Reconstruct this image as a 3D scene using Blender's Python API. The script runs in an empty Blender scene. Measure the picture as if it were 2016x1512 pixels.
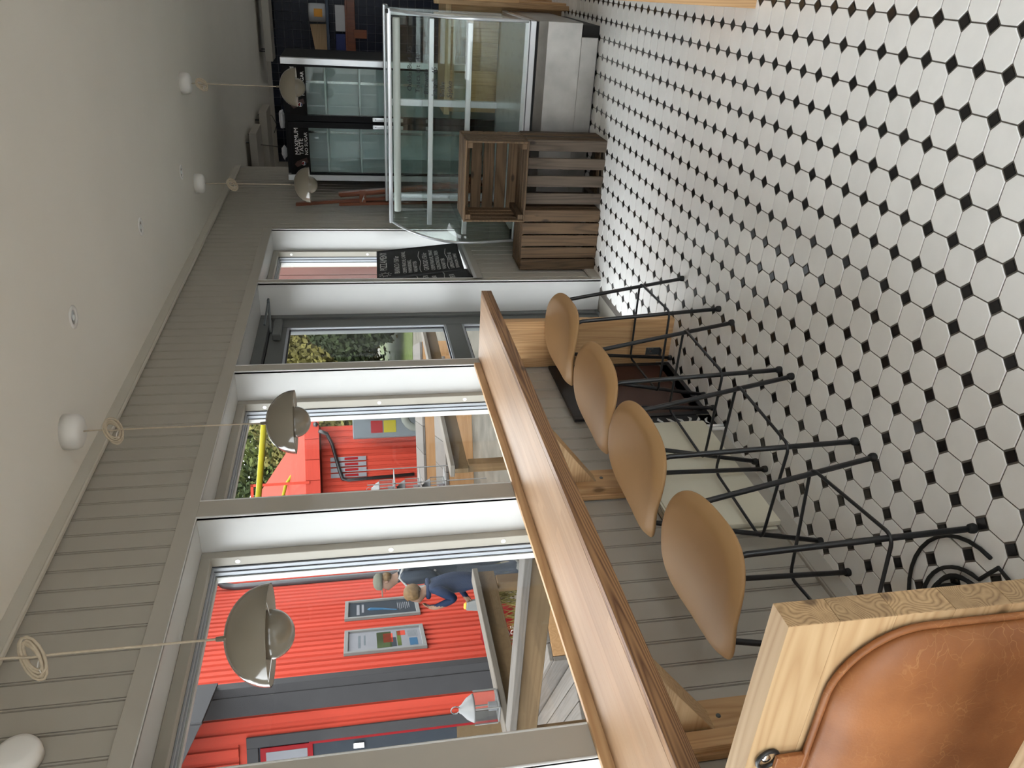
import bpy, bmesh, math, random
from mathutils import Vector, Matrix
random.seed(7)
SC = bpy.context.scene
COL = SC.collection
PI = math.pi

# ------------------------------------------------------------------ camera
def cam_axes(yaw, pitch, roll):
    f = Vector((-math.sin(yaw)*math.cos(pitch), math.cos(yaw)*math.cos(pitch), -math.sin(pitch)))
    r0 = Vector((math.cos(yaw), math.sin(yaw), 0)); d0 = f.cross(r0)
    r = math.cos(roll)*r0 + math.sin(roll)*d0
    d = -math.sin(roll)*r0 + math.cos(roll)*d0
    return r, d, f
CAMP = Vector((1.6982, 0.0, 1.51)); FPX = 1535.15
cr, cd_, cf = cam_axes(0.501409, 0.193227, 0.036485)
cam = bpy.data.cameras.new('camera'); camo = bpy.data.objects.new('camera', cam); COL.objects.link(camo)
# the photograph is stored lying on its side: the room's "up" points to the picture's left
mw = Matrix.Identity(4)
for i in range(3):
    mw[i][0] = cd_[i]; mw[i][1] = cr[i]; mw[i][2] = -cf[i]; mw[i][3] = CAMP[i]
camo.matrix_world = mw
cam.sensor_fit = 'HORIZONTAL'; cam.sensor_width = 36.0; cam.lens = FPX*36.0/2016.0
cam.clip_start = 0.02; cam.clip_end = 300
SC.camera = camo

# ------------------------------------------------------------------ sky, sun, exposure
W = bpy.data.worlds.new('sky'); SC.world = W; W.use_nodes = True
bg = W.node_tree.nodes['Background']
bg.inputs['Color'].default_value = (0.93, 0.96, 1.0, 1); bg.inputs['Strength'].default_value = 7.4
sun = bpy.data.lights.new('sun', 'SUN'); sun.energy = 2.4; sun.angle = math.radians(3); sun.color = (1.0, 0.93, 0.82)
suno = bpy.data.objects.new('sun', sun); COL.objects.link(suno)
sdir = Vector((0.62, -0.42, 0.95)).normalized()
suno.rotation_euler = sdir.to_track_quat('Z', 'Y').to_euler(); suno.location = (8, -6, 12)
SC.view_settings.view_transform = 'Standard'; SC.view_settings.look = 'None'
SC.view_settings.gamma = 1.0; SC.view_settings.use_curve_mapping = False
SC.view_settings.exposure = 0.0
try:
    SC.cycles.transparent_max_bounces = 24; SC.cycles.max_bounces = 12; SC.cycles.diffuse_bounces = 6
    SC.cycles.sample_clamp_indirect = 6.0
except Exception: pass

# ------------------------------------------------------------------ materials
MATS = {}
def nt(name):
    m = bpy.data.materials.new(name); m.use_nodes = True
    t = m.node_tree; b = t.nodes['Principled BSDF']; MATS[name] = m
    return m, t, b
def lk(t, a, b): t.links.new(a, b)
def N(t, ty, **kw):
    n = t.nodes.new(ty)
    for k, v in kw.items():
        if hasattr(n, k): setattr(n, k, v)
        else: n.inputs[k].default_value = v
    return n
def coords(t, scale=(1,1,1), rnd=True):
    tc = N(t, 'ShaderNodeTexCoord'); mp = N(t, 'ShaderNodeMapping'); mp.inputs['Scale'].default_value = scale
    if rnd:
        oi = N(t, 'ShaderNodeObjectInfo'); mul = N(t, 'ShaderNodeMath', operation='MULTIPLY'); mul.inputs[1].default_value = 37.0
        lk(t, oi.outputs['Random'], mul.inputs[0])
        ad = N(t, 'ShaderNodeVectorMath', operation='ADD'); lk(t, tc.outputs['Object'], ad.inputs[0]); lk(t, mul.outputs[0], ad.inputs[1])
        lk(t, ad.outputs[0], mp.inputs['Vector'])
    else: lk(t, tc.outputs['Object'], mp.inputs['Vector'])
    return mp.outputs[0]
def plain(name, col, rough=0.5, metal=0.0, var=0.06, vscale=6.0, bump=0.0, bscale=60.0, spec=0.5, coat=0.0, tint=0.0):
    m, t, b = nt(name)
    v = coords(t)
    nz = N(t, 'ShaderNodeTexNoise'); nz.inputs['Scale'].default_value = vscale; nz.inputs['Detail'].default_value = 4; lk(t, v, nz.inputs['Vector'])
    rp = N(t, 'ShaderNodeValToRGB'); e = rp.color_ramp.elements
    e[0].position = .3; e[1].position = .7
    e[0].color = tuple(c*(1-var) for c in col)+(1,); e[1].color = tuple(min(1, c*(1+var)) for c in col)+(1,)
    lk(t, nz.outputs['Fac'], rp.inputs['Fac'])
    out = rp.outputs['Color']
    if tint:
        oi = N(t, 'ShaderNodeObjectInfo'); hv = N(t, 'ShaderNodeHueSaturation'); mr = N(t, 'ShaderNodeMapRange')
        mr.inputs['To Min'].default_value = 1-tint; mr.inputs['To Max'].default_value = 1+tint
        lk(t, oi.outputs['Random'], mr.inputs['Value']); lk(t, mr.outputs[0], hv.inputs['Value']); lk(t, out, hv.inputs['Color']); out = hv.outputs['Color']
    lk(t, out, b.inputs['Base Color'])
    b.inputs['Roughness'].default_value = rough; b.inputs['Metallic'].default_value = metal
    b.inputs['Specular IOR Level'].default_value = spec; b.inputs['Coat Weight'].default_value = coat
    if bump:
        n2 = N(t, 'ShaderNodeTexNoise'); n2.inputs['Scale'].default_value = bscale; n2.inputs['Detail'].default_value = 5; lk(t, v, n2.inputs['Vector'])
        bp = N(t, 'ShaderNodeBump'); bp.inputs['Strength'].default_value = bump; bp.inputs['Distance'].default_value = .01
        lk(t, n2.outputs['Fac'], bp.inputs['Height']); lk(t, bp.outputs[0], b.inputs['Normal'])
    return m
def wood(name, light, dark, axis='Y', rough=.45, ring=26.0, contrast=1.0, tint=.12, knots=True, bump=.12, stretch=.07, coat=0.0, ns=5.0, sharp=1.6):
    m, t, b = nt(name)
    sc = {'X': (stretch,1,1), 'Y': (1,stretch,1), 'Z': (1,1,stretch)}[axis]
    v = coords(t, sc)
    big = N(t, 'ShaderNodeTexNoise'); big.inputs['Scale'].default_value = 7.4; big.inputs['Detail'].default_value = 2; lk(t, v, big.inputs['Vector'])
    mul = N(t, 'ShaderNodeMath', operation='MULTIPLY'); mul.inputs[1].default_value = ring; lk(t, big.outputs['Fac'], mul.inputs[0])
    fr = N(t, 'ShaderNodeMath', operation='PINGPONG'); fr.inputs[1].default_value = .5; lk(t, mul.outputs[0], fr.inputs[0])
    pw = N(t, 'ShaderNodeMath', operation='POWER'); pw.inputs[1].default_value = sharp; lk(t, fr.outputs[0], pw.inputs[0])
    fine = N(t, 'ShaderNodeTexNoise'); fine.inputs['Scale'].default_value = 90.0; fine.inputs['Detail'].default_value = 4; lk(t, v, fine.inputs['Vector'])
    ad = N(t, 'ShaderNodeMath', operation='MULTIPLY_ADD'); ad.inputs[1].default_value = .45; lk(t, fine.outputs['Fac'], ad.inputs[0]); lk(t, pw.outputs[0], ad.inputs[2])
    rp = N(t, 'ShaderNodeValToRGB'); e = rp.color_ramp.elements
    e[0].position = .12; e[1].position = .75
    mid = [l+(d-l)*contrast for l, d in zip(light, dark)]
    e[0].color = tuple(light)+(1,); e[1].color = tuple(mid)+(1,)
    lk(t, ad.outputs[0], rp.inputs['Fac'])
    out = rp.outputs['Color']
    if knots:
        v2 = coords(t, {'X': (.45,1,1), 'Y': (1,.45,1), 'Z': (1,1,.45)}[axis])
        vo = N(t, 'ShaderNodeTexVoronoi'); vo.inputs['Scale'].default_value = 7.4; lk(t, v2, vo.inputs['Vector'])
        mr = N(t, 'ShaderNodeMapRange'); mr.inputs['From Min'].default_value = .05; mr.inputs['From Max'].default_value = .1; mr.inputs['To Min'].default_value = .8; mr.inputs['To Max'].default_value = 0
        lk(t, vo.outputs['Distance'], mr.inputs['Value'])
        mx = N(t, 'ShaderNodeMix', data_type='RGBA'); lk(t, mr.outputs[0], mx.inputs['Factor']); lk(t, out, mx.inputs['A']); mx.inputs['B'].default_value = tuple(d*.4 for d in dark)+(1,)
        out = mx.outputs['Result']
    if tint:
        oi = N(t, 'ShaderNodeObjectInfo'); hv = N(t, 'ShaderNodeHueSaturation'); mr = N(t, 'ShaderNodeMapRange')
        mr.inputs['To Min'].default_value = 1-tint; mr.inputs['To Max'].default_value = 1+tint
        lk(t, oi.outputs['Random'], mr.inputs['Value']); lk(t, mr.outputs[0], hv.inputs['Value']); lk(t, out, hv.inputs['Color']); out = hv.outputs['Color']
    lk(t, out, b.inputs['Base Color']); b.inputs['Roughness'].default_value = rough; b.inputs['Coat Weight'].default_value = coat
    if bump:
        bp = N(t, 'ShaderNodeBump'); bp.inputs['Strength'].default_value = bump; bp.inputs['Distance'].default_value = .004
        lk(t, ad.outputs[0], bp.inputs['Height']); lk(t, bp.outputs[0], b.inputs['Normal'])
    return m
def pane_mat(name, tint=(1,1,1), refl=1.0, ior=1.45, extra=0.0):
    m = bpy.data.materials.new(name); m.use_nodes = True; t = m.node_tree; t.nodes.clear(); MATS[name] = m
    o = N(t, 'ShaderNodeOutputMaterial'); tr = N(t, 'ShaderNodeBsdfTransparent'); tr.inputs['Color'].default_value = tuple(tint)+(1,)
    gl = N(t, 'ShaderNodeBsdfGlossy'); gl.inputs['Roughness'].default_value = .015
    lw = N(t, 'ShaderNodeLayerWeight'); lw.inputs['Blend'].default_value = .5
    fz = N(t, 'ShaderNodeMath', operation='POWER'); fz.inputs[1].default_value = 7.4; lk(t, lw.outputs['Facing'], fz.inputs[0])
    ma = N(t, 'ShaderNodeMath', operation='MULTIPLY_ADD'); ma.inputs[1].default_value = refl*.9; ma.inputs[2].default_value = .03*refl+extra; ma.use_clamp = True
    lk(t, fz.outputs[0], ma.inputs[0])
    mx = N(t, 'ShaderNodeMixShader'); lk(t, ma.outputs[0], mx.inputs['Fac']); lk(t, tr.outputs[0], mx.inputs[1]); lk(t, gl.outputs[0], mx.inputs[2]); lk(t, mx.outputs[0], o.inputs['Surface'])
    return m
M_WALL = plain('wall_paint', (.40,.372,.32), .45, var=.02, vscale=3)
M_TRIM = plain('trim_paint', (.42,.39,.34), .35, var=.015)
M_REVEAL = plain('reveal_paint', (.55,.55,.54), .35, var=.015)
M_CORN = plain('cornice_paint', (.60,.565,.50), .6, var=.02)
M_CEIL = plain('ceiling_paint', (.80,.765,.70), .9, var=.025, vscale=1.5, bump=.02, bscale=40)
M_TILEW = plain('tile_white', (.92,.91,.89), .22, var=.025, vscale=14, tint=.025, spec=.5)
M_TILEB = plain('tile_black', (.012,.012,.013), .2, var=.2)
M_GROUT = plain('grout', (.13,.115,.10), .9, var=.12, vscale=30)
M_FRAME = plain('frame_beige', (.36,.335,.285), .45, var=.02)
M_SASH = plain('sash_white', (.5,.49,.47), .35, var=.01)
M_ALU = plain('aluminium_strip', (.36,.38,.41), .45, metal=.15, var=.02)
M_GASK = plain('gasket_black', (.012,.012,.016), .5)
M_DOORG = plain('door_grey', (.105,.112,.108), .42, var=.04)
M_PANE = pane_mat('window_pane', (.97,.985,.98), 0.9)
M_COUNT = wood('counter_pine', (.42,.26,.145), (.33,.18,.09), 'Y', .5, 9, .8, .06, False, .03, .05)
M_EDGE = wood('counter_edge_pine', (.42,.225,.10), (.085,.03,.011), 'Y', .45, 46, 1.0, .03, True, .03, .03, ns=8.0, sharp=1.2)
M_PINEZ = wood('pine_upright', (.62,.39,.195), (.36,.185,.07), 'Z', .5, 26, .9, .26, True, .03, .05, ns=7.0)
M_PINEX = wood('pine_across', (.60,.42,.235), (.37,.205,.085), 'X', .5, 30, .8, .05, True, .03, .05, ns=7.0)
M_PINEY = wood('pine_along', (.66,.42,.22), (.40,.21,.09), 'Y', .45, 16, .9, .08, False, .05, .06)
M_ENDG = wood('pine_end_grain', (.50,.33,.17), (.15,.075,.028), 'X', .6, 60, 1.0, .12, True, .03, .8, ns=4.0)
M_SEAT = plain('seat_tan', (.40,.23,.098), .62, var=.04, vscale=5, bump=.015, bscale=300)
M_BLACK = plain('black_steel', (.012,.013,.015), .42, var=.15)
M_RUBBER = plain('rubber_black', (.01,.01,.01), .7)
M_LAMP = plain('lamp_enamel', (.18,.156,.118), .16, var=.01, coat=.5)
M_LAMPIN = plain('lamp_inside', (.62,.58,.52), .35, var=.01)
M_CORD = plain('cord_fabric', (.52,.44,.33), .8, var=.1, vscale=80)
M_WHITEP = plain('white_plastic', (.80,.78,.75), .35, var=.01)
M_RAD = plain('radiator_enamel', (.70,.66,.53), .4, var=.03)
M_STEEL = plain('brushed_steel', (.46,.445,.42), .32, metal=.9, var=.16, vscale=7)
M_CHROME = plain('polished_metal', (.75,.75,.75), .15, metal=1.0, var=.02)
M_ZINC = plain('zinc_plate', (.16,.18,.19), .4, metal=.8)
M_CASEALU = plain('case_aluminium', (.66,.68,.70), .28, metal=.6, var=.03)
M_CASEGL = pane_mat('case_glass', (.92,.96,.945), 1.0, 1.5, .02)
M_FRGLASS = pane_mat('fridge_glass', (.90,.95,.94), 1.0, 1.5, .03)
M_FRBLACK = plain('fridge_black', (.006,.006,.007), .55, spec=.15)
M_FRIN = plain('fridge_liner', (.80,.84,.84), .5)
M_PRINTK = plain('print_black', (.007,.006,.006), .6, spec=.12)
M_TXT = plain('print_white', (.75,.75,.73), .6)
M_CHALK = plain('chalk_white', (.62,.62,.60), .95, var=.25, vscale=120)
M_CHALKB = plain('chalkboard_black', (.013,.013,.014), .75, var=.3, vscale=9)
M_PEN = plain('marker_black', (.02,.025,.03), .5)
M_TILEBLU = plain('tile_navy', (.006,.008,.018), .3, var=.2, tint=.25, spec=.2)
M_GROUTD = plain('grout_grey', (.20,.20,.21), .9)
M_CRATE = [wood('crate_wood_brown', (.165,.10,.052), (.045,.025,.012), 'Z', .8, 18, 1.0, .28, True, .5, .06),
           wood('crate_wood_grey', (.11,.082,.06), (.034,.024,.016), 'Z', .85, 18, 1.0, .25, True, .5, .06),
           wood('crate_wood_across', (.17,.105,.055), (.048,.027,.013), 'X', .8, 18, 1.0, .28, True, .5, .06)]
M_EASEL = wood('easel_mahogany', (.23,.065,.022), (.13,.03,.012), 'Z', .35, 10, .8, .12, False, .03, .05)
M_BROWN = plain('brown_lacquer', (.045,.014,.009), .45, var=.3, vscale=4)
M_NAVY = plain('shelf_navy', (.03,.05,.09), .4)
M_ORANGE = plain('label_orange', (.75,.33,.03), .5)
M_BOXBLUE = plain('carton_blue', (.01,.02,.12), .5)
M_BOX = plain('box_white', (.50,.50,.52), .6)
def leather():
    m, t, b = nt('leather_cognac')
    v = coords(t, (1,1,1), False)
    n1 = N(t, 'ShaderNodeTexNoise'); n1.inputs['Scale'].default_value = 7; n1.inputs['Detail'].default_value = 6; lk(t, v, n1.inputs['Vector'])
    rp = N(t, 'ShaderNodeValToRGB'); e = rp.color_ramp.elements; e[0].position = .35; e[1].position = .68
    e[0].color = (.205,.072,.023,1); e[1].color = (.34,.132,.045,1); lk(t, n1.outputs['Fac'], rp.inputs['Fac'])
    # pale crease lines
    wn = N(t, 'ShaderNodeTexNoise'); wn.inputs['Scale'].default_value = 14; wn.inputs['Detail'].default_value = 3; lk(t, v, wn.inputs['Vector'])
    ad = N(t, 'ShaderNodeVectorMath', operation='MULTIPLY_ADD'); lk(t, wn.outputs['Color'], ad.inputs[0]); ad.inputs[1].default_value = (.12,.12,.12); lk(t, v, ad.inputs[2])
    vo = N(t, 'ShaderNodeTexVoronoi', feature='DISTANCE_TO_EDGE'); vo.inputs['Scale'].default_value = 38; lk(t, ad.outputs[0], vo.inputs['Vector'])
    mr = N(t, 'ShaderNodeMapRange'); mr.inputs['From Min'].default_value = 0; mr.inputs['From Max'].default_value = .035; mr.inputs['To Min'].default_value = 1; mr.inputs['To Max'].default_value = 0; lk(t, vo.outputs['Distance'], mr.inputs['Value'])
    n3 = N(t, 'ShaderNodeTexNoise'); n3.inputs['Scale'].default_value = 11; lk(t, v, n3.inputs['Vector'])
    r3 = N(t, 'ShaderNodeMapRange'); r3.inputs['From Min'].default_value = .48; r3.inputs['From Max'].default_value = .72; lk(t, n3.outputs['Fac'], r3.inputs['Value'])
    mu = N(t, 'ShaderNodeMath', operation='MULTIPLY'); lk(t, mr.outputs[0], mu.inputs[0]); lk(t, r3.outputs[0], mu.inputs[1])
    mu2 = N(t, 'ShaderNodeMath', operation='MULTIPLY'); lk(t, mu.outputs[0], mu2.inputs[0]); mu2.inputs[1].default_value = .32
    mx = N(t, 'ShaderNodeMix', data_type='RGBA'); lk(t, mu2.outputs[0], mx.inputs['Factor']); lk(t, rp.outputs['Color'], mx.inputs['A']); mx.inputs['B'].default_value = (.66,.36,.15,1)
    lk(t, mx.outputs['Result'], b.inputs['Base Color']); b.inputs['Roughness'].default_value = .45; b.inputs['Specular IOR Level'].default_value = .35
    n4 = N(t, 'ShaderNodeTexNoise'); n4.inputs['Scale'].default_value = 260; lk(t, v, n4.inputs['Vector'])
    bp = N(t, 'ShaderNodeBump'); bp.inputs['Strength'].default_value = .12; bp.inputs['Distance'].default_value = .002; lk(t, n4.outputs['Fac'], bp.inputs['Height']); lk(t, bp.outputs[0], b.inputs['Normal'])
    return m
M_LEATHER = leather()
# outdoors
M_RED = wood('red_board', (.285,.036,.022), (.225,.027,.016), 'Z', .75, 8, 1.0, .08, False, .1, .05)
M_REDR = wood('red_roof_board', (.27,.036,.024), (.21,.027,.018), 'X', .8, 8, 1.0, .07, False, .1, .05)
M_PINEOUT = wood('raw_pine_outdoor', (.25,.15,.075), (.17,.09,.04), 'X', .8, 10, .8, .1, False, .1, .05)
M_REDPALE = wood('red_board_hazed', (0.13,0.068,0.0583), (0.104,0.0486,0.0421), 'Z', .8, 8, 1.0, .1, False, .1, .05)  # paleness from reflection and haze in the window glass is put into this red
M_SLATE = plain('trim_charcoal', (0.027,0.0263,0.0278), .6, var=.06)
M_PIPE = plain('downpipe_grey', (0.0463,0.0481,0.0535), .3, metal=.2)
M_BLKPIPE = plain('gutter_black', (0.00713,0.00713,0.00784), .35)
M_DECK = wood('weathered_plank', (0.0972,0.0895,0.0816), (0.0642,0.0563,0.0486), 'X', .85, 10, .9, .14, False, .3, .05)
M_RAILT = wood('rail_grey_top', (0.0972,0.0875,0.0758), (0.0642,0.0525,0.0409), 'Y', .8, 10, .8, .1, False, .2, .05)
M_RAILX = wood('rail_brown_across', (0.0816,0.0563,0.0311), (0.0525,0.033,0.0166), 'X', .8, 10, .8, .1, False, .2, .05)
M_RAILB = wood('post_brown', (0.0778,0.0506,0.0253), (0.0466,0.0272,0.0136), 'Z', .8, 10, .8, .12, False, .2, .06)
M_GROUND = plain('gravel_ground', (0.07,0.0642,0.0525), .95, var=.25, vscale=3, bump=.4, bscale=30)
M_GRASS = plain('grass_green', (0.0389,0.051,0.0146), .9, var=.4, vscale=5)
M_LEAF = plain('leaf_green', (0.0413,0.051,0.0134), .7, var=.55, vscale=1.2, tint=.25)
M_LEAFY = plain('leaf_yellow', (0.0927,0.0826,0.0243), .7, var=.5, vscale=1.5, tint=.25)
M_LEAFD = plain('leaf_dark', (0.017,0.0243,0.00851), .7, var=.5, vscale=1.5, tint=.2)
M_TRUNK = plain('bark', (0.0233,0.0175,0.0117), .9)
M_POSTER = plain('poster_paper', (0.121,0.122,0.132), .5, var=.05)
M_PDARK = plain('poster_dark', (0.0175,0.0214,0.0272), .45)
M_PBLUE = plain('poster_blue', (0.0194,0.0583,0.107), .45)
M_FRAMEW = plain('poster_frame', (0.121,0.121,0.117), .4)
M_REDBAG = plain('bag_red', (0.132,0.00486,0.0068), .5)
M_GLASSL = pane_mat('lantern_glass', (.93,.95,.95), 1.0, 1.5, .06)
M_YEL = plain('yellow_paint', (0.166,0.146,0.00583), .5)
M_CAB = plain('cabinet_grey', (0.07,0.0816,0.0895), .45)
M_SKIN = plain('skin', (0.107,0.0622,0.0428), .55, var=.03)
M_HAIR = plain('hair_blond', (0.07,0.0428,0.0194), .6, var=.35, vscale=40)
M_CAP = plain('cap_khaki', (0.0661,0.0661,0.0506), .8)
M_JACKET = plain('jacket_navy', (0.00906,0.013,0.0194), .75, var=.15)
M_JACKETB = plain('jacket_blue', (0.00389,0.00873,0.0233), .7, var=.15)
M_JEANS = plain('jeans', (0.0233,0.0292,0.0389), .8, var=.15)
M_SHOE = plain('shoe_white', (0.146,0.146,0.142), .6)
M_PACK = plain('backpack_cream', (0.129,0.129,0.113), .7)
M_BLUEROPE = plain('blue_rope', (0.0117,0.0389,0.0936), .7)
M_GREYROPE = plain('grey_rope', (0.0778,0.0836,0.0739), .8)

for n_ in ('red_board','red_roof_board','raw_pine_outdoor','red_board_hazed','trim_charcoal','weathered_plank','rail_grey_top','rail_brown_across','post_brown','gravel_ground','grass_green','leaf_green','leaf_yellow','leaf_dark','poster_paper','poster_dark','poster_blue','poster_frame','bag_red','yellow_paint','cabinet_grey','skin','hair_blond','cap_khaki','jacket_navy','jacket_blue','jeans','shoe_white','backpack_cream','blue_rope','grey_rope'):
    MATS[n_].node_tree.nodes['Principled BSDF'].inputs['Specular IOR Level'].default_value = .07
M_LANT = plain('lantern_metal', (.11,.11,.11), .5, metal=.3, spec=.2)
# ------------------------------------------------------------------ mesh helpers
class B:
    def __init__(s): s.bm = bmesh.new()
    def _bev(s, geom, bev, seg=1):
        if bev > 0:
            ed = list({e for v in geom for e in v.link_edges})
            bmesh.ops.bevel(s.bm, geom=ed, offset=bev, segments=seg, affect='EDGES', profile=.7)
    def box(s, a, b, bev=0.0, seg=1, rot=None, piv=None):
        c = [(a[i]+b[i])/2 for i in range(3)]; d = [abs(b[i]-a[i]) for i in range(3)]
        m = Matrix.Translation(c) @ Matrix.Diagonal((d[0], d[1], d[2], 1))
        if rot is not None:
            p = Vector(piv if piv is not None else c)
            m = Matrix.Translation(p) @ rot.to_4x4() @ Matrix.Translation(-p) @ m
        r = bmesh.ops.create_cube(s.bm, size=1.0, matrix=m)
        s._bev(r['verts'], bev, seg); return s
    def prism(s, poly, axis, a, b, bev=0.0, seg=1):
        def P(p, w):
            if axis == 'X': return (w, p[0], p[1])
            if axis == 'Y': return (p[0], w, p[1])
            return (p[0], p[1], w)
        v0 = [s.bm.verts.new(P(p, a)) for p in poly]; v1 = [s.bm.verts.new(P(p, b)) for p in poly]
        n = len(poly); s.bm.faces.new(v0); s.bm.faces.new(list(reversed(v1)))
        for i in range(n): s.bm.faces.new((v0[i], v1[i], v1[(i+1) % n], v0[(i+1) % n]))
        s._bev(v0+v1, bev, seg)
        return s
    def tube(s, pts, r, n=8, closed=False, caps=True):
        pts = [Vector(p) for p in pts]; k = len(pts); rings = []
        rr = r if isinstance(r, (list, tuple)) else [r]*k
        t0 = None; up = None
        for i, p in enumerate(pts):
            if closed: tg = pts[(i+1) % k]-pts[i-1]
            else: tg = pts[min(i+1, k-1)]-pts[max(i-1, 0)]
            tg.normalize()
            if up is None:
                up = Vector((0,0,1)) if abs(tg.z) < .9 else Vector((1,0,0))
                up = (up-tg*up.dot(tg)).normalized()
            else:
                up = up-tg*up.dot(tg)
                up = up.normalized() if up.length > 1e-6 else Vector((1,0,0))
            sd = tg.cross(up)
            rings.append([s.bm.verts.new(p+(up*math.cos(2*PI*j/n)+sd*math.sin(2*PI*j/n))*rr[i]) for j in range(n)])
        m = k if closed else k-1
        for i in range(m):
            a, b = rings[i], rings[(i+1) % k]
            for j in range(n): s.bm.faces.new((a[j], a[(j+1) % n], b[(j+1) % n], b[j]))
        if caps and not closed:
            s.bm.faces.new(list(reversed(rings[0]))); s.bm.faces.new(rings[-1])
        return s
    def lathe(s, prof, n=24, c=(0,0,0), axis='Z', cap=True):
        rings = []
        for r, z in prof:
            ring = []
            for j in range(n):
                a = 2*PI*j/n; x, y = r*math.cos(a), r*math.sin(a)
                p = (x, y, z) if axis == 'Z' else ((z, x, y) if axis == 'X' else (x, z, y))
                ring.append(s.bm.verts.new((c[0]+p[0], c[1]+p[1], c[2]+p[2])))
            rings.append(ring)
        for a, b in zip(rings, rings[1:]):
            for j in range(n): s.bm.faces.new((a[j], a[(j+1) % n], b[(j+1) % n], b[j]))
        if cap and prof[0][0] > 1e-5: s.bm.faces.new(list(reversed(rings[0])))
        if cap and prof[-1][0] > 1e-5: s.bm.faces.new(rings[-1])
        return s
    def ball(s, c, r, sc=(1,1,1), n=12):
        m = Matrix.Translation(c) @ Matrix.Diagonal((sc[0], sc[1], sc[2], 1))
        bmesh.ops.create_uvsphere(s.bm, u_segments=n, v_segments=max(6, n*2//3), radius=r, matrix=m); return s
    def poly(s, pts): s.bm.faces.new([s.bm.verts.new(p) for p in pts]); return s
    def build(s, name, mat, parent=None, smooth=False, shift=True):
        if parent is not None and shift:
            off = Vector(parent.get('_o', (0,0,0)))
            for v in s.bm.verts: v.co -= off
        bmesh.ops.remove_doubles(s.bm, verts=s.bm.verts, dist=1e-6)
        bmesh.ops.recalc_face_normals(s.bm, faces=s.bm.faces)
        me = bpy.data.meshes.new(name); s.bm.to_mesh(me); s.bm.free()
        me.materials.append(mat)
        if smooth:
            for p in me.polygons: p.use_smooth = True
        o = bpy.data.objects.new(name, me); COL.objects.link(o)
        if parent is not None:
            o.parent = parent; o['_o'] = list(parent.get('_o', (0,0,0)))
        else: o['_o'] = [0,0,0]
        if smooth == 'auto':
            md = o.modifiers.new('split', 'EDGE_SPLIT'); md.split_angle = math.radians(40)
        return o
def thing(name, label, cat, loc=(0,0,0), rotz=0.0, group=None, kind=None):
    o = bpy.data.objects.new(name, None); COL.objects.link(o); o.location = loc; o.rotation_euler = (0,0,rotz); o.empty_display_size = .05
    o['_o'] = list(loc)
    if kind: o['kind'] = kind
    if label: o['label'] = label
    if cat: o['category'] = cat
    if group: o['group'] = group
    return o
def tag(o, label, cat, group=None, kind=None):
    if label: o['label'] = label
    if cat: o['category'] = cat
    if group: o['group'] = group
    if kind: o['kind'] = kind
    return o
def struct(o, label, cat): return tag(o, label, cat, None, 'structure')
def inst(me, name, parent, loc, rot=(0,0,0), scale=(1,1,1)):
    o = bpy.data.objects.new(name, me); COL.objects.link(o); o.parent = parent; o.location = loc; o.rotation_euler = rot; o.scale = scale; return o
def copy_tree(o, parent=None):
    c = o.copy(); COL.objects.link(c); c.parent = parent
    for ch in o.children: copy_tree(ch, c)
    return c
def text(name, s, size, mat, parent, mtx, extrude=.0006):
    cu = bpy.data.curves.new('t', 'FONT'); cu.body = s; cu.size = size; cu.extrude = extrude; cu.resolution_u = 2
    to = bpy.data.objects.new('t', cu); COL.objects.link(to)
    me = bpy.data.meshes.new_from_object(to.evaluated_get(bpy.context.evaluated_depsgraph_get()))
    bpy.data.objects.remove(to)
    off = Vector(parent.get('_o', (0,0,0)))
    me.transform(Matrix.Translation(-off) @ mtx); me.materials.clear(); me.materials.append(mat)
    o = bpy.data.objects.new(name, me); COL.objects.link(o); o.parent = parent; return o
def basis(o, x, y):
    x = Vector(x).normalized(); y = Vector(y).normalized(); z = x.cross(y)
    m = Matrix.Identity(4)
    for i in range(3): m[i][0] = x[i]; m[i][1] = y[i]; m[i][2] = z[i]; m[i][3] = o[i]
    return m
def proj(p):
    q = Vector(p)-CAMP; z = q.dot(cf)
    if z < .05: return None
    return (1008+FPX*q.dot(cd_)/z, 1512-(756+FPX*q.dot(cr)/z), z)
def rray(px, py):
    a = (1512-py)-756; b = px-1008
    return (cr*a + cd_*b + cf*FPX).normalized()
def hit(px, py, axis, val):
    d = rray(px, py); t = (val-CAMP[axis])/d[axis]; return CAMP+d*t

# ================================================================== ROOM SHELL
CEIL = 2.51; XR = 4.8; YB = -2.4; YK = 7.25; YF = 11.0; XL = -.80
# floor: grout bed + octagon tiles + black dots
fl = B(); fl.box((-.10, YB, -.12), (XR, YK, -.003)); fl.box((XL, YK, -.12), (XR, YF, -.003))
floor = fl.build('floor', M_GROUT); struct(floor, 'white octagon and black dot tiled floor of the cafe', 'floor')
PT = .1; DX0 = .0445; DY0 = .0915   # dot lattice
def octo(bm, cx, cy, ins=0.0):
    h = .0481; c = .0232
    def ring(e, z):
        H = h-e; k = c+ .0 - e*.4
        return [(cx+a, cy+b, z) for a, b in ((H,H-k),(H-k,H),(-H+k,H),(-H,H-k),(-H,-H+k),(-H+k,-H),(H-k,-H),(H,-H+k))]
    t = [bm.verts.new(p) for p in ring(.0012, 0)]; m = [bm.verts.new(p) for p in ring(0, -.0012)]; b = [bm.verts.new(p) for p in ring(0, -.0035)]
    bm.faces.new(t)
    for u, w in ((t, m), (m, b)):
        for i in range(8): bm.faces.new((w[i], w[(i+1) % 8], u[(i+1) % 8], u[i]))
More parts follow.
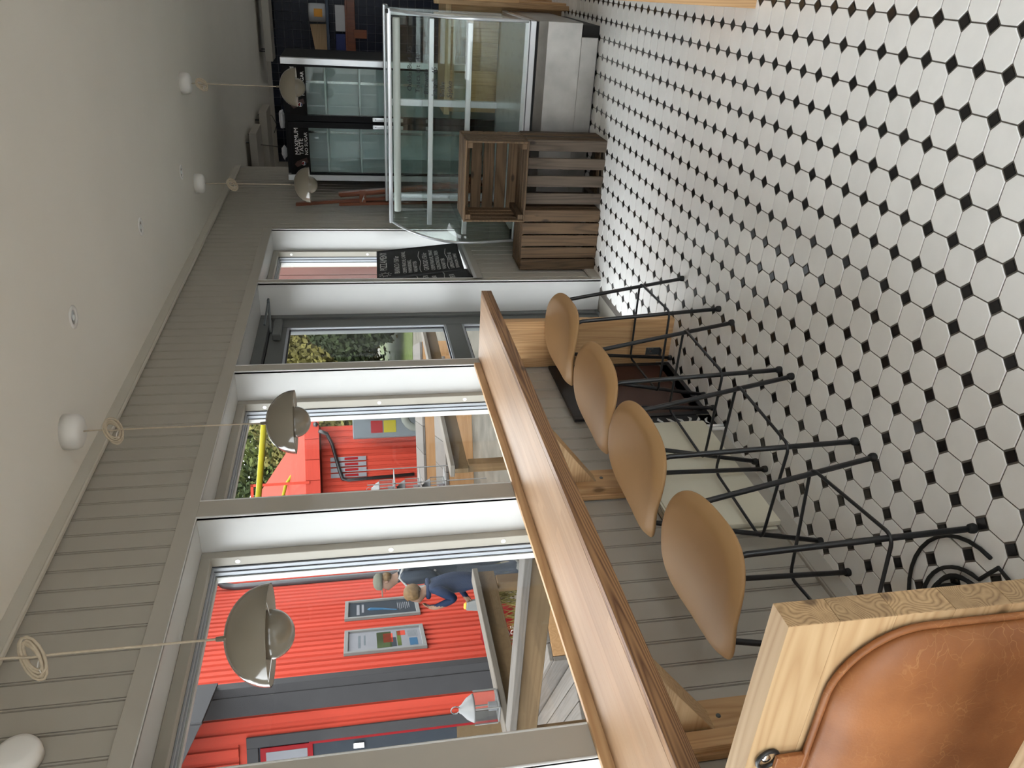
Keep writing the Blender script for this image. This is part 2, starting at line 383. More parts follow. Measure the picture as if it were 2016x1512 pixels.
def dot(bm, cx, cy):
    d = .0200
    def ring(e, z): return [(cx+d-e, cy, z), (cx, cy+d-e, z), (cx-d+e, cy, z), (cx, cy-d+e, z)]
    t = [bm.verts.new(p) for p in ring(.001, -.0002)]; b = [bm.verts.new(p) for p in ring(0, -.0035)]
    bm.faces.new(t)
    for i in range(4): bm.faces.new((b[i], b[(i+1) % 4], t[(i+1) % 4], t[i]))
octs = []; dots = []
nx0 = int((XL-DX0)/PT); nx1 = int((XR-DX0)/PT); ny0 = int((YB-DY0)/PT); ny1 = int((YF-DY0)/PT)
for i in range(nx0, nx1+1):
    for j in range(ny0, ny1+1):
        for lst, ox in ((dots, 0.0), (octs, PT/2)):
            x = DX0+i*PT+ox; y = DY0+j*PT+ox
            if x < (-.046 if y < YK else XL+.05) or x > XR-.03 or y > YF-.03 or y < YB+.03: continue
            q = proj((x, y, 0)); vis = q is not None and -60 < q[0] < 2076 and -60 < q[1] < 1572
            sz = 1.0/q[2]**2*(abs((Vector((x,y,0))-CAMP).normalized().z)) if vis else 0
            # hidden behind bench: nothing seen
            if vis and x < 1.05 and y < 1.3: sz *= .01
            lst.append((sz, x, y))
tm = bmesh.new(); octo(tm, 0, 0); bmesh.ops.recalc_face_normals(tm, faces=tm.faces); me_o = bpy.data.meshes.new('tile'); tm.to_mesh(me_o); tm.free(); me_o.materials.append(M_TILEW)
tm = bmesh.new(); dot(tm, 0, 0); bmesh.ops.recalc_face_normals(tm, faces=tm.faces); me_d = bpy.data.meshes.new('tile_dot'); tm.to_mesh(me_d); tm.free(); me_d.materials.append(M_TILEB)
for lst, me_, nm, fn, mt in ((octs, me_o, 'tile', octo, M_TILEW), (dots, me_d, 'tile_dot', dot, M_TILEB)):
    lst.sort(reverse=True)
    for s_, x, y in lst[:300]: inst(me_, nm, floor, (x, y, 0))
    r = B()
    for s_, x, y in lst[300:]: fn(r.bm, x, y)
    me = bpy.data.meshes.new(nm+'_field'); r.bm.to_mesh(me); r.bm.free(); me.materials.append(mt)
    o = bpy.data.objects.new(nm+'_field', me); COL.objects.link(o); o.parent = floor; o['kind'] = 'stuff'

c = B(); c.box((-.3, YB-.3, CEIL), (XR+.3, YK, CEIL+.25)); c.box((XL-.2, YK, CEIL), (XR+.3, YF+.2, CEIL+.25))
ceiling = struct(c.build('ceiling', M_CEIL), 'smooth off-white ceiling sloping away in the picture', 'ceiling')

# left window wall
OPS = [(-.86, .105, .80), (.20, 1.177, .80), (1.272, 2.24, .80), (2.331, 3.305, .80), (3.366, 4.415, 0.0), (4.463, 5.439, .80)]  # first opening is unseen, added to let in more daylight
HEAD = 2.064
w = B(); X0, X1 = -.28, -.013
w.box((X0, YB, HEAD+.0125), (X1, YK, CEIL))
ys = [YB]+[v for o in OPS for v in (o[0]-.0125, o[1]+.0125)]+[YK]
for a, b in zip(ys[0::2], ys[1::2]): w.box((X0, a, -.35), (X1, b, HEAD+.0125))
for a, b, z in OPS:
    w.box((X0, a-.0125, -.35), (X1, b+.0125, z-.021 if z > 0 else -.004))
wall_left = w.build('wall_left', M_WALL); struct(wall_left, 'greige tongue-and-groove window wall on the left', 'wall')
pb = .085
prof = [(0,-.0055),(.0715,-.0055),(.0735,-.0128),(.0758,-.0128),(.0775,-.0055),(.0815,-.0055),(.083,-.0128),(.085,-.0128),(.085,-.0145),(0,-.0145)]
bb = B(); v0 = [bb.bm.verts.new((x, y, 0)) for y, x in prof]; v1 = [bb.bm.verts.new((x, y, 1)) for y, x in prof]; n = len(prof)
bb.bm.faces.new(v0); bb.bm.faces.new(v1[::-1])
for i in range(n): bb.bm.faces.new((v0[i], v1[i], v1[(i+1) % n], v0[(i+1) % n]))
bmesh.ops.recalc_face_normals(bb.bm, faces=bb.bm.faces)
me_b = bpy.data.meshes.new('board'); bb.bm.to_mesh(me_b); bb.bm.free(); me_b.materials.append(M_WALL)
k = -24
while True:
    y = 1.691+pb*k; k += 1
    if y > YK-.02: break
    if y > 5.47: inst(me_b, 'board', wall_left, (0, y, .067), scale=(1,1,2.464-.067)); continue
    inst(me_b, 'board', wall_left, (0, y, 2.12), scale=(1,1,2.464-2.12))
    if y < 3.28 or y > 4.44: inst(me_b, 'board', wall_left, (0, y, .067), scale=(1,1,.74-.067))
t = B(); t.box((-.006, YB, 2.464), (.012, YK, CEIL)); t.box((0, YB, 2.458), (.02, YK, 2.468), .004)
struct(t.build('trim_1', M_CORN), 'flat cornice strip between boarded wall and ceiling', 'trim')
t = B(); t.box((-.012, YB, HEAD), (.003, 5.475, 2.12), .001)
struct(t.build('trim_2', M_TRIM), 'long head casing running over all the windows and the door', 'trim')
t = B()
for a, b in ((YB, 3.36), (4.42, YK)): t.box((-.012, a, 0), (.012, b, .062), .001); t.box((-.012, a, .058), (.008, b, .067), .002)
struct(t.build('baseboard_left', M_TRIM), 'painted baseboard below the boarded wall', 'baseboard')
PN = ['unseen window added left of the camera for more daylight', 'window just outside the frame beside the bench', 'large window in front of the red wall with two posters', 'window behind the second hanging lamp, with the lanterns outside', 'glazed door', 'narrow far window holding the chalkboards']
def post_casing(i, a, b, z0):
    t = B(); t.box((-.012, a, z0), (.003, b, HEAD), .001); return t.build('casing', M_TRIM, wall_left)
for i in range(len(OPS)-1): post_casing(i, OPS[i][1], OPS[i+1][0], .0 if 4 in (i, i+1) else .74)
post_casing(9, 5.439, 5.47, .74)
for a, b, z in OPS:
    if z > 0:
        t = B(); t.box((-.012, a-.02, .74), (.003, b+.02, z), .001); t.build('casing', M_TRIM, wall_left)
def window(n, a, b, z, label):
    w = thing('window_%d' % n, label, 'window', (0, (a+b)/2, z), kind='structure')
    # reveal boards with a small bead on the room edge
    for nm, lo, hi in (('reveal_board', (-.15, b, z), (0, b+.012, HEAD)), ('reveal_board', (-.15, a-.012, z), (0, a, HEAD)), ('reveal_board', (-.15, a, HEAD), (0, b, HEAD+.012)), ('sill', (-.15, a, z-.02), (.006, b, z))):
        B().box(lo, hi).build(nm, M_REVEAL, w)
    bd = B(); r = .004
    bd.tube([(.0015, b, z), (.0015, b, HEAD), (.0015, a, HEAD), (.0015, a, z)], r, 8); bd.build('bead', M_REVEAL, w, 'auto')
    def ringbox(y0, y1, z0, z1, wd, x0, x1, nm, mat, bev=0):
        q = B(); q.box((x0, y0, z0), (x1, y0+wd, z1), bev); q.box((x0, y1-wd, z0), (x1, y1, z1), bev)
        q.box((x0, y0+wd, z1-wd), (x1, y1-wd, z1), bev); q.box((x0, y0+wd, z0), (x1, y1-wd, z0+wd), bev); return q.build(nm, mat, w)
    ringbox(a, b, z, HEAD, .034, -.188, -.150, 'frame', M_FRAME, .0015)
    ringbox(a, b, z, HEAD, .0335, -.1915, -.188, 'gasket', M_GASK)
    ringbox(a, b, z, HEAD, .039, -.205, -.1915, 'glazing_bead', M_ALU)
    ringbox(a, b, z, HEAD, .0385, -.2085, -.205, 'gasket', M_GASK)
    ringbox(a, b, z, HEAD, .043, -.222, -.2085, 'glazing_bead', M_ALU)
    ringbox(a, b, z, HEAD, .0425, -.226, -.222, 'gasket', M_GASK)
    ringbox(a, b, z, HEAD, .048, -.250, -.226, 'outer_cladding', M_SASH)
    pn = B(); pn.box((-.216, a+.035, z+.035), (-.212, b-.035, HEAD-.035)); pn.build('pane', M_PANE, w)
    hd = B()
    for zz in (z+.21, z+.62, HEAD-.12):
        for yy in (b-.0341, ): hd.lathe([(.009, 0), (.009, -.0012), (0, -.0013)], 12, (-.17, yy, zz), 'Y')
    hd.build('screw_cap', M_WHITEP, w)
    return w
for i, (a, b, z) in enumerate(OPS):
    if i == 4: continue
    window(i+1, a, b, z, PN[i])
# glazed door, dark grey aluminium
a, b, _ = OPS[4]
d = thing('door_1', 'dark grey aluminium glazed door with closer arm', 'door', (0, (a+b)/2, 0), kind='structure')
for lo, hi in (((-.2, b, 0), (0, b+.012, HEAD)), ((-.2, a-.012, 0), (0, a, HEAD)), ((-.2, a, HEAD), (0, b, HEAD+.012))): B().box(lo, hi).build('reveal_board', M_REVEAL, d)
q = B(); q.tube([(.0015, b, 0), (.0015, b, HEAD), (.0015, a, HEAD), (.0015, a, 0)], .004, 8); q.build('bead', M_REVEAL, d, 'auto')
q = B(); q.box((-.26, b-.045, -.003), (-.2, b, HEAD), .002); q.box((-.26, a, -.003), (-.2, a+.045, HEAD), .002); q.box((-.26, a+.045, HEAD-.055), (-.2, b-.045, HEAD), .002); q.build('door_frame', M_DOORG, d)
B().box((-.255, a+.045, HEAD-.066), (-.203, b-.045, HEAD-.055)).build('seal', M_GASK, d)
y0, y1 = a+.05, b-.05; zt = HEAD-.068
q = B(); q.box((-.262, y1-.105, .012), (-.212, y1, zt), .002); q.box((-.262, y0, .012), (-.212, y0+.105, zt), .002)
q.box((-.262, y0+.105, 1.905), (-.212, y1-.105, zt), .002); q.box((-.262, y0+.105, .895), (-.212, y1-.105, .99), .002); q.box((-.262, y0+.105, .012), (-.212, y1-.105, .13), .002)
leaf = q.build('door_leaf', M_DOORG, d)
for z0, z1 in ((.99, 1.905), (.13, .895)):
    q = B(); yy0, yy1 = y0+.105, y1-.105
    for lo, hi in (((-.225, yy0, z0), (-.213, yy0+.012, z1)), ((-.225, yy1-.012, z0), (-.213, yy1, z1)), ((-.225, yy0, z1-.012), (-.213, yy1, z1)), ((-.225, yy0, z0), (-.213, yy1, z0+.012))): q.box(lo, hi)
    q.build('glazing_bead', M_ALU, leaf)
    q = B()
    for lo, hi in (((-.232, yy0, z0), (-.225, yy0+.02, z1)), ((-.232, yy1-.02, z0), (-.225, yy1, z1)), ((-.232, yy0, z1-.02), (-.225, yy1, z1)), ((-.232, yy0, z0), (-.225, yy1, z0+.02))): q.box(lo, hi)
    q.build('gasket', M_GASK, leaf)
    B().box((-.236, yy0, z0), (-.232, yy1, z1)).build('pane', M_PANE, leaf)
q = B(); q.box((-.212, 4.08, 1.93), (-.172, 4.30, 1.975), .006); clo = q.build('door_closer', M_DOORG, d)
q = B(); q.tube([(-.19, 4.14, 1.985), (-.055, 4.27, 1.998)], .008, 8); q.tube([(-.055, 4.27, 1.998), (-.10, 4.05, 2.005)], .006, 8); q.box((-.075,4.255,1.992),(-.04,4.29,2.004),.003); q.build('closer_arm', M_ZINC, clo)

# other walls (right, back, kitchen): openings let daylight in, the kitchen one is added for light
w = B()
RW = [(-2.15,-.25), (7.7,9.2)]  # second opening is unseen, added to brighten the far kitchen ceiling
w.box((XR, YB, 2.25), (XR+.2, YF, CEIL)); yy = YB
for a, b in RW: w.box((XR, yy, 0), (XR+.2, a, 2.25)); w.box((XR, a, 0), (XR+.2, b, .35)); yy = b
w.box((XR, yy, 0), (XR+.2, YF, 2.25))
wr = struct(w.build('wall_right', M_WALL), 'plain wall with assumed windows on the right, outside the picture', 'wall')
w = B(); BW = [(.12,2.36), (2.46,4.68)]
w.box((-.28, YB-.2, 2.3), (XR, YB, CEIL)); xx = -.28
for a, b in BW: w.box((xx, YB-.2, 0), (a, YB, 2.3)); w.box((a, YB-.2, 0), (b, YB, .15)); xx = b
w.box((xx, YB-.2, 0), (XR, YB, 2.3))
wb = struct(w.build('wall_back', M_WALL), 'plain wall with glazed front behind the camera', 'wall')
nwin = 7
for a, b in RW:
    o = thing('window_%d' % nwin, 'unseen side window in the right wall, assumed for daylight', 'window', (XR, (a+b)/2, .35), kind='structure'); nwin += 1
    q = B()
    for lo, hi in (((XR+.05, a, .35), (XR+.12, a+.06, 2.25)), ((XR+.05, b-.06, .35), (XR+.12, b, 2.25)), ((XR+.05, a, 2.19), (XR+.12, b, 2.25)), ((XR+.05, a, .35), (XR+.12, b, .41)), ((XR+.05, (a+b)/2-.03, .35), (XR+.12, (a+b)/2+.03, 2.25))): q.box(lo, hi)
    q.build('frame', M_SASH, o); B().box((XR+.08, a, .35), (XR+.084, b, 2.25)).build('pane', M_PANE, o)
for a, b in BW:
    o = thing('window_%d' % nwin, 'glazed front behind the camera, outside the picture', 'window', ((a+b)/2, YB, .15), kind='structure'); nwin += 1
    q = B(); m_ = (a+b)/2
    for x0, x1 in ((a, a+.06), (m_-.03, m_+.03), (b-.06, b)): q.box((x0, YB-.12, .15), (x1, YB-.05, 2.3))
    q.box((a, YB-.12, 2.24), (b, YB-.05, 2.3)); q.box((a, YB-.12, .15), (b, YB-.05, .21)); q.box((a, YB-.12, 1.7), (b, YB-.05, 1.75))
    q.build('frame', M_SASH, o); B().box((a, YB-.088, .15), (b, YB-.084, 2.3)).build('pane', M_PANE, o)
w = B(); w.box((XL, YK-.2, -.35), (-.28, YK, CEIL)); w.box((XL-.2, YK-.2, -.35), (XL, YF, CEIL))
struct(w.build('wall_kitchen_side', M_WALL), 'plain side wall of the kitchen behind the boarded wall', 'wall')
w = B(); w.box((XL, YF, -.1), (XR, YF+.2, CEIL))
wf = struct(w.build('wall_back_kitchen', M_GROUTD), 'dark navy tiled kitchen wall at the far end', 'wall')
tm = B(); tm.box((0,-.008,0), (.0985,0,.0985), .0012); bmesh.ops.recalc_face_normals(tm.bm, faces=tm.bm.faces)
me_t = bpy.data.meshes.new('wall_tile'); tm.bm.to_mesh(me_t); tm.bm.free(); me_t.materials.append(M_TILEBLU)
cand = []
for i in range(-8, 26):
    for j in range(0, 24):
        x = .02+i*.102; z = .03+j*.102
        q = proj((x, YF, z)); vis = q and q[0] < 1000 and -20 < q[1] < 340 and q[0] > 480
        cand.append((0 if vis else 1, x, z))
cand.sort()
for f, x, z in cand[:300]: inst(me_t, 'wall_tile', wf, (x, YF, z))
r = B()
for f, x, z in cand[300:]: r.box((x, YF-.008, z), (x+.0985, YF, z+.0985))
o = r.build('wall_tile_field', M_TILEBLU, wf); o['kind'] = 'stuff'
t = B(); t.box((XL, YF-.03, 2.46), (XR, YF, CEIL)); struct(t.build('trim_3', M_TRIM), 'thin cornice above the navy kitchen tiles', 'trim')

# ================================================================== COUNTER ALONG THE WINDOWS
CT = .94; CB = .893; CX = .365; CY0, CY1 = .74, 3.343
cn = thing('window_counter', 'long glued-pine counter running under the windows', 'counter', (.2, 1.5, 0))
xs = [.0215]+[.0215+(CX-.0245-.0215)*i/8 for i in range(1, 9)]
for i in range(8):
    yy = CY0
    cuts = sorted([CY0, CY1]+[random.uniform(.8, 3.1) for _ in range(2)])
    for a, b in zip(cuts, cuts[1:]):
        if b-a > .01: B().box((xs[i], a, CB), (xs[i+1]-.0002, b-.0002, CT)).build('stave', M_COUNT, cn)
B().box((CX-.0245, CY0, CB), (CX, CY1, CT), .0025, 2).build('front_stave', M_EDGE, cn)
B().box((.004, CY0, CT-.02), (.021, 3.285, .969), .001).build('upstand', M_PINEY, cn)
# end panel of five glued planks, with zinc plate
zs = [.004, .052, .10, .15, .20, .243]
for i in range(5): B().box((zs[i], 3.252, 0), (zs[i+1]-.0003, 3.292, CB), .0008).build('end_plank', M_PINEZ, cn)
pl = B(); pl.box((.052, 3.2495, .055), (.092, 3.2519, .125), .001); pl.box((.052, 3.222, .053), (.092, 3.2519, .0555)); pl = pl.build('fixing_plate', M_ZINC, cn)
q = B()
for x in (.06, .084):
    for z in (.068, .09, .112): q.lathe([(.0032, 0), (.0022, -.002), (0, -.0022)], 8, (x, 3.2495, z), 'Y')
q.lathe([(.006, 0), (.004, -.003), (0, -.0032)], 8, (.072, 3.2495, .1), 'Y'); q.build('screw_head', M_CHROME, pl)
q = B(); q.box((.19, 3.249, .845), (.235, 3.2519, CB), .001); q.build('fixing_plate', M_ZINC, cn)
# wall battens with knee braces
for by in (2.19, 1.125):
    B().box((.0015, by, .49 if by > 2 else .067), (.024, by+.158, CB), .0015).build('batten', M_PINEZ, cn)
    st = B().box((.024, by+.005, .49 if by > 2 else .067), (.05, by+.052, CB), .0015).build('batten', M_PINEZ, cn)
    B().prism([(.024, .655), (.024, .765), (.175, CB), (.31, CB)], 'Y', by+.056, by+.125, .001).build('brace', M_PINEX, cn)
    B().lathe([(.007, 0), (.006, .002), (0, .0015)], 10, (.024, by+.105, .63), 'X').build('screw_head', M_ZINC, cn)

# ================================================================== BAR STOOLS
def rrect(hx, hy, r, n=6):
    pts = []
    for sx, sy, a0 in ((1,1,0), (-1,1,90), (-1,-1,180), (1,-1,270)):
        for i in range(n+1):
            a = math.radians(a0+90*i/n); pts.append((sx*(hx-r)+r*math.cos(a), sy*(hy-r)+r*math.sin(a)))
    return pts
def make_stool():
    t = thing('bar_stool', 'tan bar stool', 'stool', (0,0,0))
    # shell seat: superellipse plan, dished, rims rolled down
    q = B(); bm = q.bm; NR, NA = 12, 56; rings = []; hx, hy = .178, .240; zc = .640
    def sz(u, w):   # u along X (-1..1), w along Y
        r = min(1, (abs(u)**3.1+abs(w)**3.1)**(1/3.1))
        z = zc + .020*w*w - .012*u*u - .004*(1-r*r)
        e = max(0, (r-.83)/.17); z -= (.036*e**1.7)*(.5+.5*abs(u))
        return z
    for k in range(1, NR+1):
        rr = 1-(1-k/NR)**1.5; ring = []
        for j in range(NA):
            a = 2*PI*j/NA; c_, s_ = math.cos(a), math.sin(a); m = (abs(c_)**3.1+abs(s_)**3.1)**(-1/3.1)
            u, w = rr*m*c_, rr*m*s_
            ring.append(bm.verts.new((u*hx, w*hy, sz(u, w))))
        rings.append(ring)
    ctr = bm.verts.new((0, 0, sz(0, 0)))
    for j in range(NA): bm.faces.new((ctr, rings[0][j], rings[0][(j+1) % NA]))
    for a, b in zip(rings, rings[1:]):
        for j in range(NA): bm.faces.new((a[j], b[j], b[(j+1) % NA], a[(j+1) % NA]))
    seat = q.build('seat', M_SEAT, t, True)
    md = seat.modifiers.new('thick', 'SOLIDIFY'); md.thickness = .014; md.offset = -1
    md = seat.modifiers.new('sub', 'SUBSURF'); md.levels = 1; md.render_levels = 1
    hb, hh, zt = .2035, .1295, .605
    def lp(sx, sy, z): k = z/.6; h = hb+(hh-hb)*k; return Vector((sx*h, sy*h, z))
    for sx, sy in ((1,1), (1,-1), (-1,1), (-1,-1)):
        q = B(); top = lp(sx, sy, zt-.028)
        bend = [lp(sx, sy, .012), lp(sx, sy, .3), top]
        for i in range(1, 5):
            a = i/4*PI/2; p = lp(sx, sy, zt-.028+.028*math.sin(a)); p.x -= sx*.028*(1-math.cos(a)); bend.append(p)
        bend.append(Vector((0, bend[-1].y, zt)))
        q.tube(bend, .0083, 10); lg = q.build('leg', M_BLACK, t, True)
        f = lp(sx, sy, 0); B().lathe([(.0125, 0), (.0135, .004), (.0125, .014), (.009, .02)], 12, (f.x, f.y, 0)).build('foot_cap', M_RUBBER, lg, True)
    h = hb+(hh-hb)*(.218/.6)+.0085
    q = B(); q.tube([(x, y, .218) for x, y in rrect(h+.004, h+.004, .03, 5)], .0052, 8, closed=True); q.build('foot_ring', M_BLACK, t, True)
    q = B()
    for y in (-.06, .06): q.tube([(-.10, y, .612), (.10, y, .612)], .007, 8)
    for x in (-.07, .07): q.tube([(x, -.125, .606), (x, .125, .606)], .006, 8)
    q.build('seat_support', M_BLACK, t, True)
    return t
ST = [((.261,3.024), 2.5, 'farthest tan bar stool, beside the pine end panel of the counter'), ((.2615,2.4975), -1, 'tan bar stool second farthest away, in front of the dark board'), ((.2665,2.013), -2, 'tan bar stool in front of the cream radiator, second nearest'), ((.292,1.479), 7.5, 'nearest tan bar stool, beside the pine bench back')]
stool0 = make_stool()
for i, (c_, a_, lb) in enumerate(ST):
    o = stool0 if i == 0 else copy_tree(stool0)
    o.location = (c_[0], c_[1], 0); o.rotation_euler = (0, 0, math.radians(a_)); o['label'] = lb; o['group'] = 'bar stools along the counter'

# ================================================================== BENCH BACK WITH CUSHION
BZ = .973; BY0, BY1 = .657, .70; BXR = .963
be = thing('bench', 'pine bench back standing beside the nearest stool', 'bench', (.5, .5, 0))
zz = BZ
hs = [.075, .085, .09, .09, .095, .09, .09, .09, .09, .09, .088]
for i, h_ in enumerate(hs):
    z1 = zz; z0 = max(0, zz-h_)
    if z1 <= 0: break
    B().box((.03, BY0, z0+.0002), (BXR-.0012, BY1, z1-.0002)).build('back_plank', M_PINEX, be)
    B().box((BXR-.0014, BY0, z0+.0002), (BXR, BY1, z1-.0002), .0006).build('plank_end', M_ENDG, be)
    zz = z0
B().box((.03, .24, .40), (BXR, BY0, .44), .003).build('seat_board', M_PINEX, be)
for x in (.06, BXR-.10): B().box((x, .26, 0), (x+.04, BY0, .40), .002).build('leg_panel', M_PINEZ, be)
q = B(); q.tube([Vector((.698+.017*math.cos(a*PI/8), BY0-.004-.002*math.sin(a*PI/8), BZ-.030+.017*math.sin(a*PI/8))) for a in range(16)], .0034, 8, closed=True)
q.build('hanging_ring', M_BLACK, be, True)
B().lathe([(.008, 0), (.007, -.004), (0, -.005)], 10, (.698, BY0, BZ-.028), 'Y').build('screw_head', M_CHROME, be, True)
# cushion: rounded pad hanging on a strap
cu = thing('back_cushion', 'cognac leather back cushion hanging on the pine bench', 'cushion', (.5, BY0-.05, .45))
q = B(); bm = q.bm; hx, hz = .425, .30; cx, cz = .520, .585
out = rrect(hx, hz, .12, 17)
rings = []
for e, yv in ((0, -.002), (.006, -.016), (.016, -.026), (.04, -.036), (.09, -.046), (.16, -.052), (.24, -.055)):
    sc_x = (hx-e)/hx; sc_z = (hz-e)/hz
    rings.append([bm.verts.new((cx+x*sc_x, BY0-.004+yv*1.0, cz+z*sc_z)) for x, z in out])
for a, b in zip(rings, rings[1:]):
    n_ = len(a)
    for j in range(n_): bm.faces.new((a[j], a[(j+1) % n_], b[(j+1) % n_], b[j]))
bm.faces.new(rings[-1]); bm.faces.new(rings[0][::-1])
q.build('pad', M_LEATHER, cu, True)
q = B(); q.tube([(cx+x*1.004, BY0-.008, cz+z*1.005) for x, z in out], .0052, 8, closed=True); q.build('piping', M_LEATHER, cu, True)
q = B(); q.box((.680, BY0-.012, .87), (.708, BY0-.0045, BZ-.040), .001); q.build('strap', M_LEATHER, cu)
# low table edge in the corner of the picture
tb = thing('low_table', 'pale pine table top just inside the lower corner', 'table', (.75, .1, 0))
for i in range(8): B().box((.12, .484-(i+1)*.09, .722), (1.22, .4835-i*.09, .752), .001).build('stave', M_PINEX, tb)
B().box((.63, .03, .02), (.71, .11, .722), .003).build('column', M_PINEZ, tb)
B().box((.45, -.12, 0), (.89, .22, .02), .004).build('foot', M_BLACK, tb)
# cable coil on the floor
q = B(); pts = []
for i in range(150):
    a = i/150*2*PI*4.3; r_ = (.205, .135, .12, .10, .09)[int(a/(2*PI))]+.008*math.sin(a*1.7)
    pts.append((.285+r_*1.0*math.cos(a)+.010*math.sin(a*.37), 1.225+r_*1.0*math.sin(a), .006+.0035*(a/(2*PI))))
q.tube(pts, .0055, 6)
tag(q.build('power_cable', M_RUBBER, None, True), 'black cable coiled on the tiles behind the bench', 'cable')

# ================================================================== RADIATOR
ra = thing('radiator', 'cream panel radiator under the counter behind the stools', 'radiator', (.03, 2.29, .075))
B().box((.026, 1.947, .078), (.046, 2.632, .465), .005, 2).build('front_panel', M_RAD, ra, 'auto')
B().box((.004, 1.95, .08), (.014, 2.629, .46), .003).build('rear_panel', M_RAD, ra)
for x in (.006, .015, .024, .033, .042): B().box((x-.0025, 1.948, .466), (x+.0025, 2.631, .474), .001).build('top_slat', M_RAD, ra)
for y in [1.955+.16*i for i in range(5)]: B().box((.004, y-.002, .462), (.044, y+.002, .4655)).build('grille_bar', M_RAD, ra)
for y in (2.02, 2.55): B().box((.0145, y, .09), (.0255, y+.03, .45)).build('bracket', M_RAD, ra)
for y in (2.60, 2.575): B().tube([(.036, y, .078), (.036, y, .0)], .007, 8).build('pipe', M_WHITEP, ra, True)

# ================================================================== DARK BOARD AGAINST THE WALL UNDER THE COUNTER
db = thing('sign_board', 'dark brown framed board standing against the wall under the counter', 'board', (.01, 2.98, 0))
B().box((.004, 2.76, .004), (.012, 3.215, .60), .001).build('panel', M_BROWN, db)
for lo, hi in (((.003,2.735,.001),(.016,2.76,.615)), ((.003,3.215,.001),(.016,3.238,.615)), ((.003,2.76,.47),(.016,3.215,.615)), ((.003,2.76,.001),(.016,3.215,.022))): B().box(lo, hi, .001).build('frame_bar', M_BLACK, db)
d2 = thing('narrow_sign', 'narrow black board with white chalk streaks beside the radiator', 'board', (.01, 2.69, 0))
B().box((.003, 2.645, .001), (.012, 2.732, .44), .001).build('panel', M_CHALKB, d2)
q = B()
for i in range(9):
    z = .03+.042*i; q.tube([(.0122, 2.655+.006*(i % 3)+.018*j, z+.012*math.sin(j*1.3+i)) for j in range(4)], [.001, .005, .006, .001], 6)
q = q.build('chalk_streaks', M_CHALK, d2); q['kind'] = 'stuff'

# ================================================================== WALL DEVICE, DOWNLIGHTS, CEILING BOXES
q = B(); q.lathe([(.052, 0), (.052, .022), (.046, .036), (.034, .04), (0, .041)], 32, (0, 1.36, 2.318), 'X')
tag(q.build('wall_sensor', M_WHITEP, None, True), 'round white sensor on the boards above the near window', 'sensor')
for y, lb in ((2.818, 'nearest of three recessed ceiling spots'), (3.899, 'middle of three recessed ceiling spots'), (4.982, 'farthest of three recessed ceiling spots')):
    t = thing('ceiling_spot', lb, 'ceiling spot', (.493, y, CEIL), group='recessed spots in the ceiling')
    B().lathe([(.043, 0), (.043, -.003), (.031, -.0045), (.028, -.0035), (.027, 0)], 28, (.493, y, CEIL), 'Z', False).build('ring', M_WHITEP, t, True)
    B().lathe([(.027, -.0005), (.024, -.0012), (0, -.0012)], 20, (.493, y, CEIL)).build('reflector', M_CHROME, t, True)
    B().lathe([(.013, -.0014), (.008, -.004), (0, -.0045)], 14, (.493, y, CEIL)).build('bulb', M_FRIN, t, True)
for lo, hi, lb in (((-.72, 8.08, 2.40), (.125, 8.58, 2.47), 'grey ceiling box nearest the boarded wall'), ((-.72, 9.02, 2.38), (.17, 9.5, 2.46), 'grey ceiling box in the middle of the kitchen ceiling'), ((.55, 10.1, 2.36), (2.3, 10.5, 2.44), 'long grey ceiling box before the navy tiles')):
    t = thing('ceiling_box', lb, 'light box', lo, group='boxes under the kitchen ceiling')
    B().box(lo, hi, .003).build('housing', M_TRIM, t)
    for x in (lo[0]+.1, hi[0]-.1):
        for y in (lo[1]+.08, hi[1]-.08): B().tube([(x, y, hi[2]), (x, y, CEIL)], .006, 6).build('hanger', M_BLACK, t)
q = B(); q.tube([(.115, 8.1, 2.475), (-.02, 8.3, 2.43), (-.12, 8.7, 2.30), (-.2, 9.0, 2.20)], .004, 6)
q.tube([(.10, 9.3, 2.46), (.07, 9.4, 2.36), (-.02, 9.35, 2.31), (-.1, 9.3, 2.34)], .004, 6)
tag(q.build('ceiling_cable', M_RUBBER), 'thin black cable drooping between the ceiling boxes', 'cable')

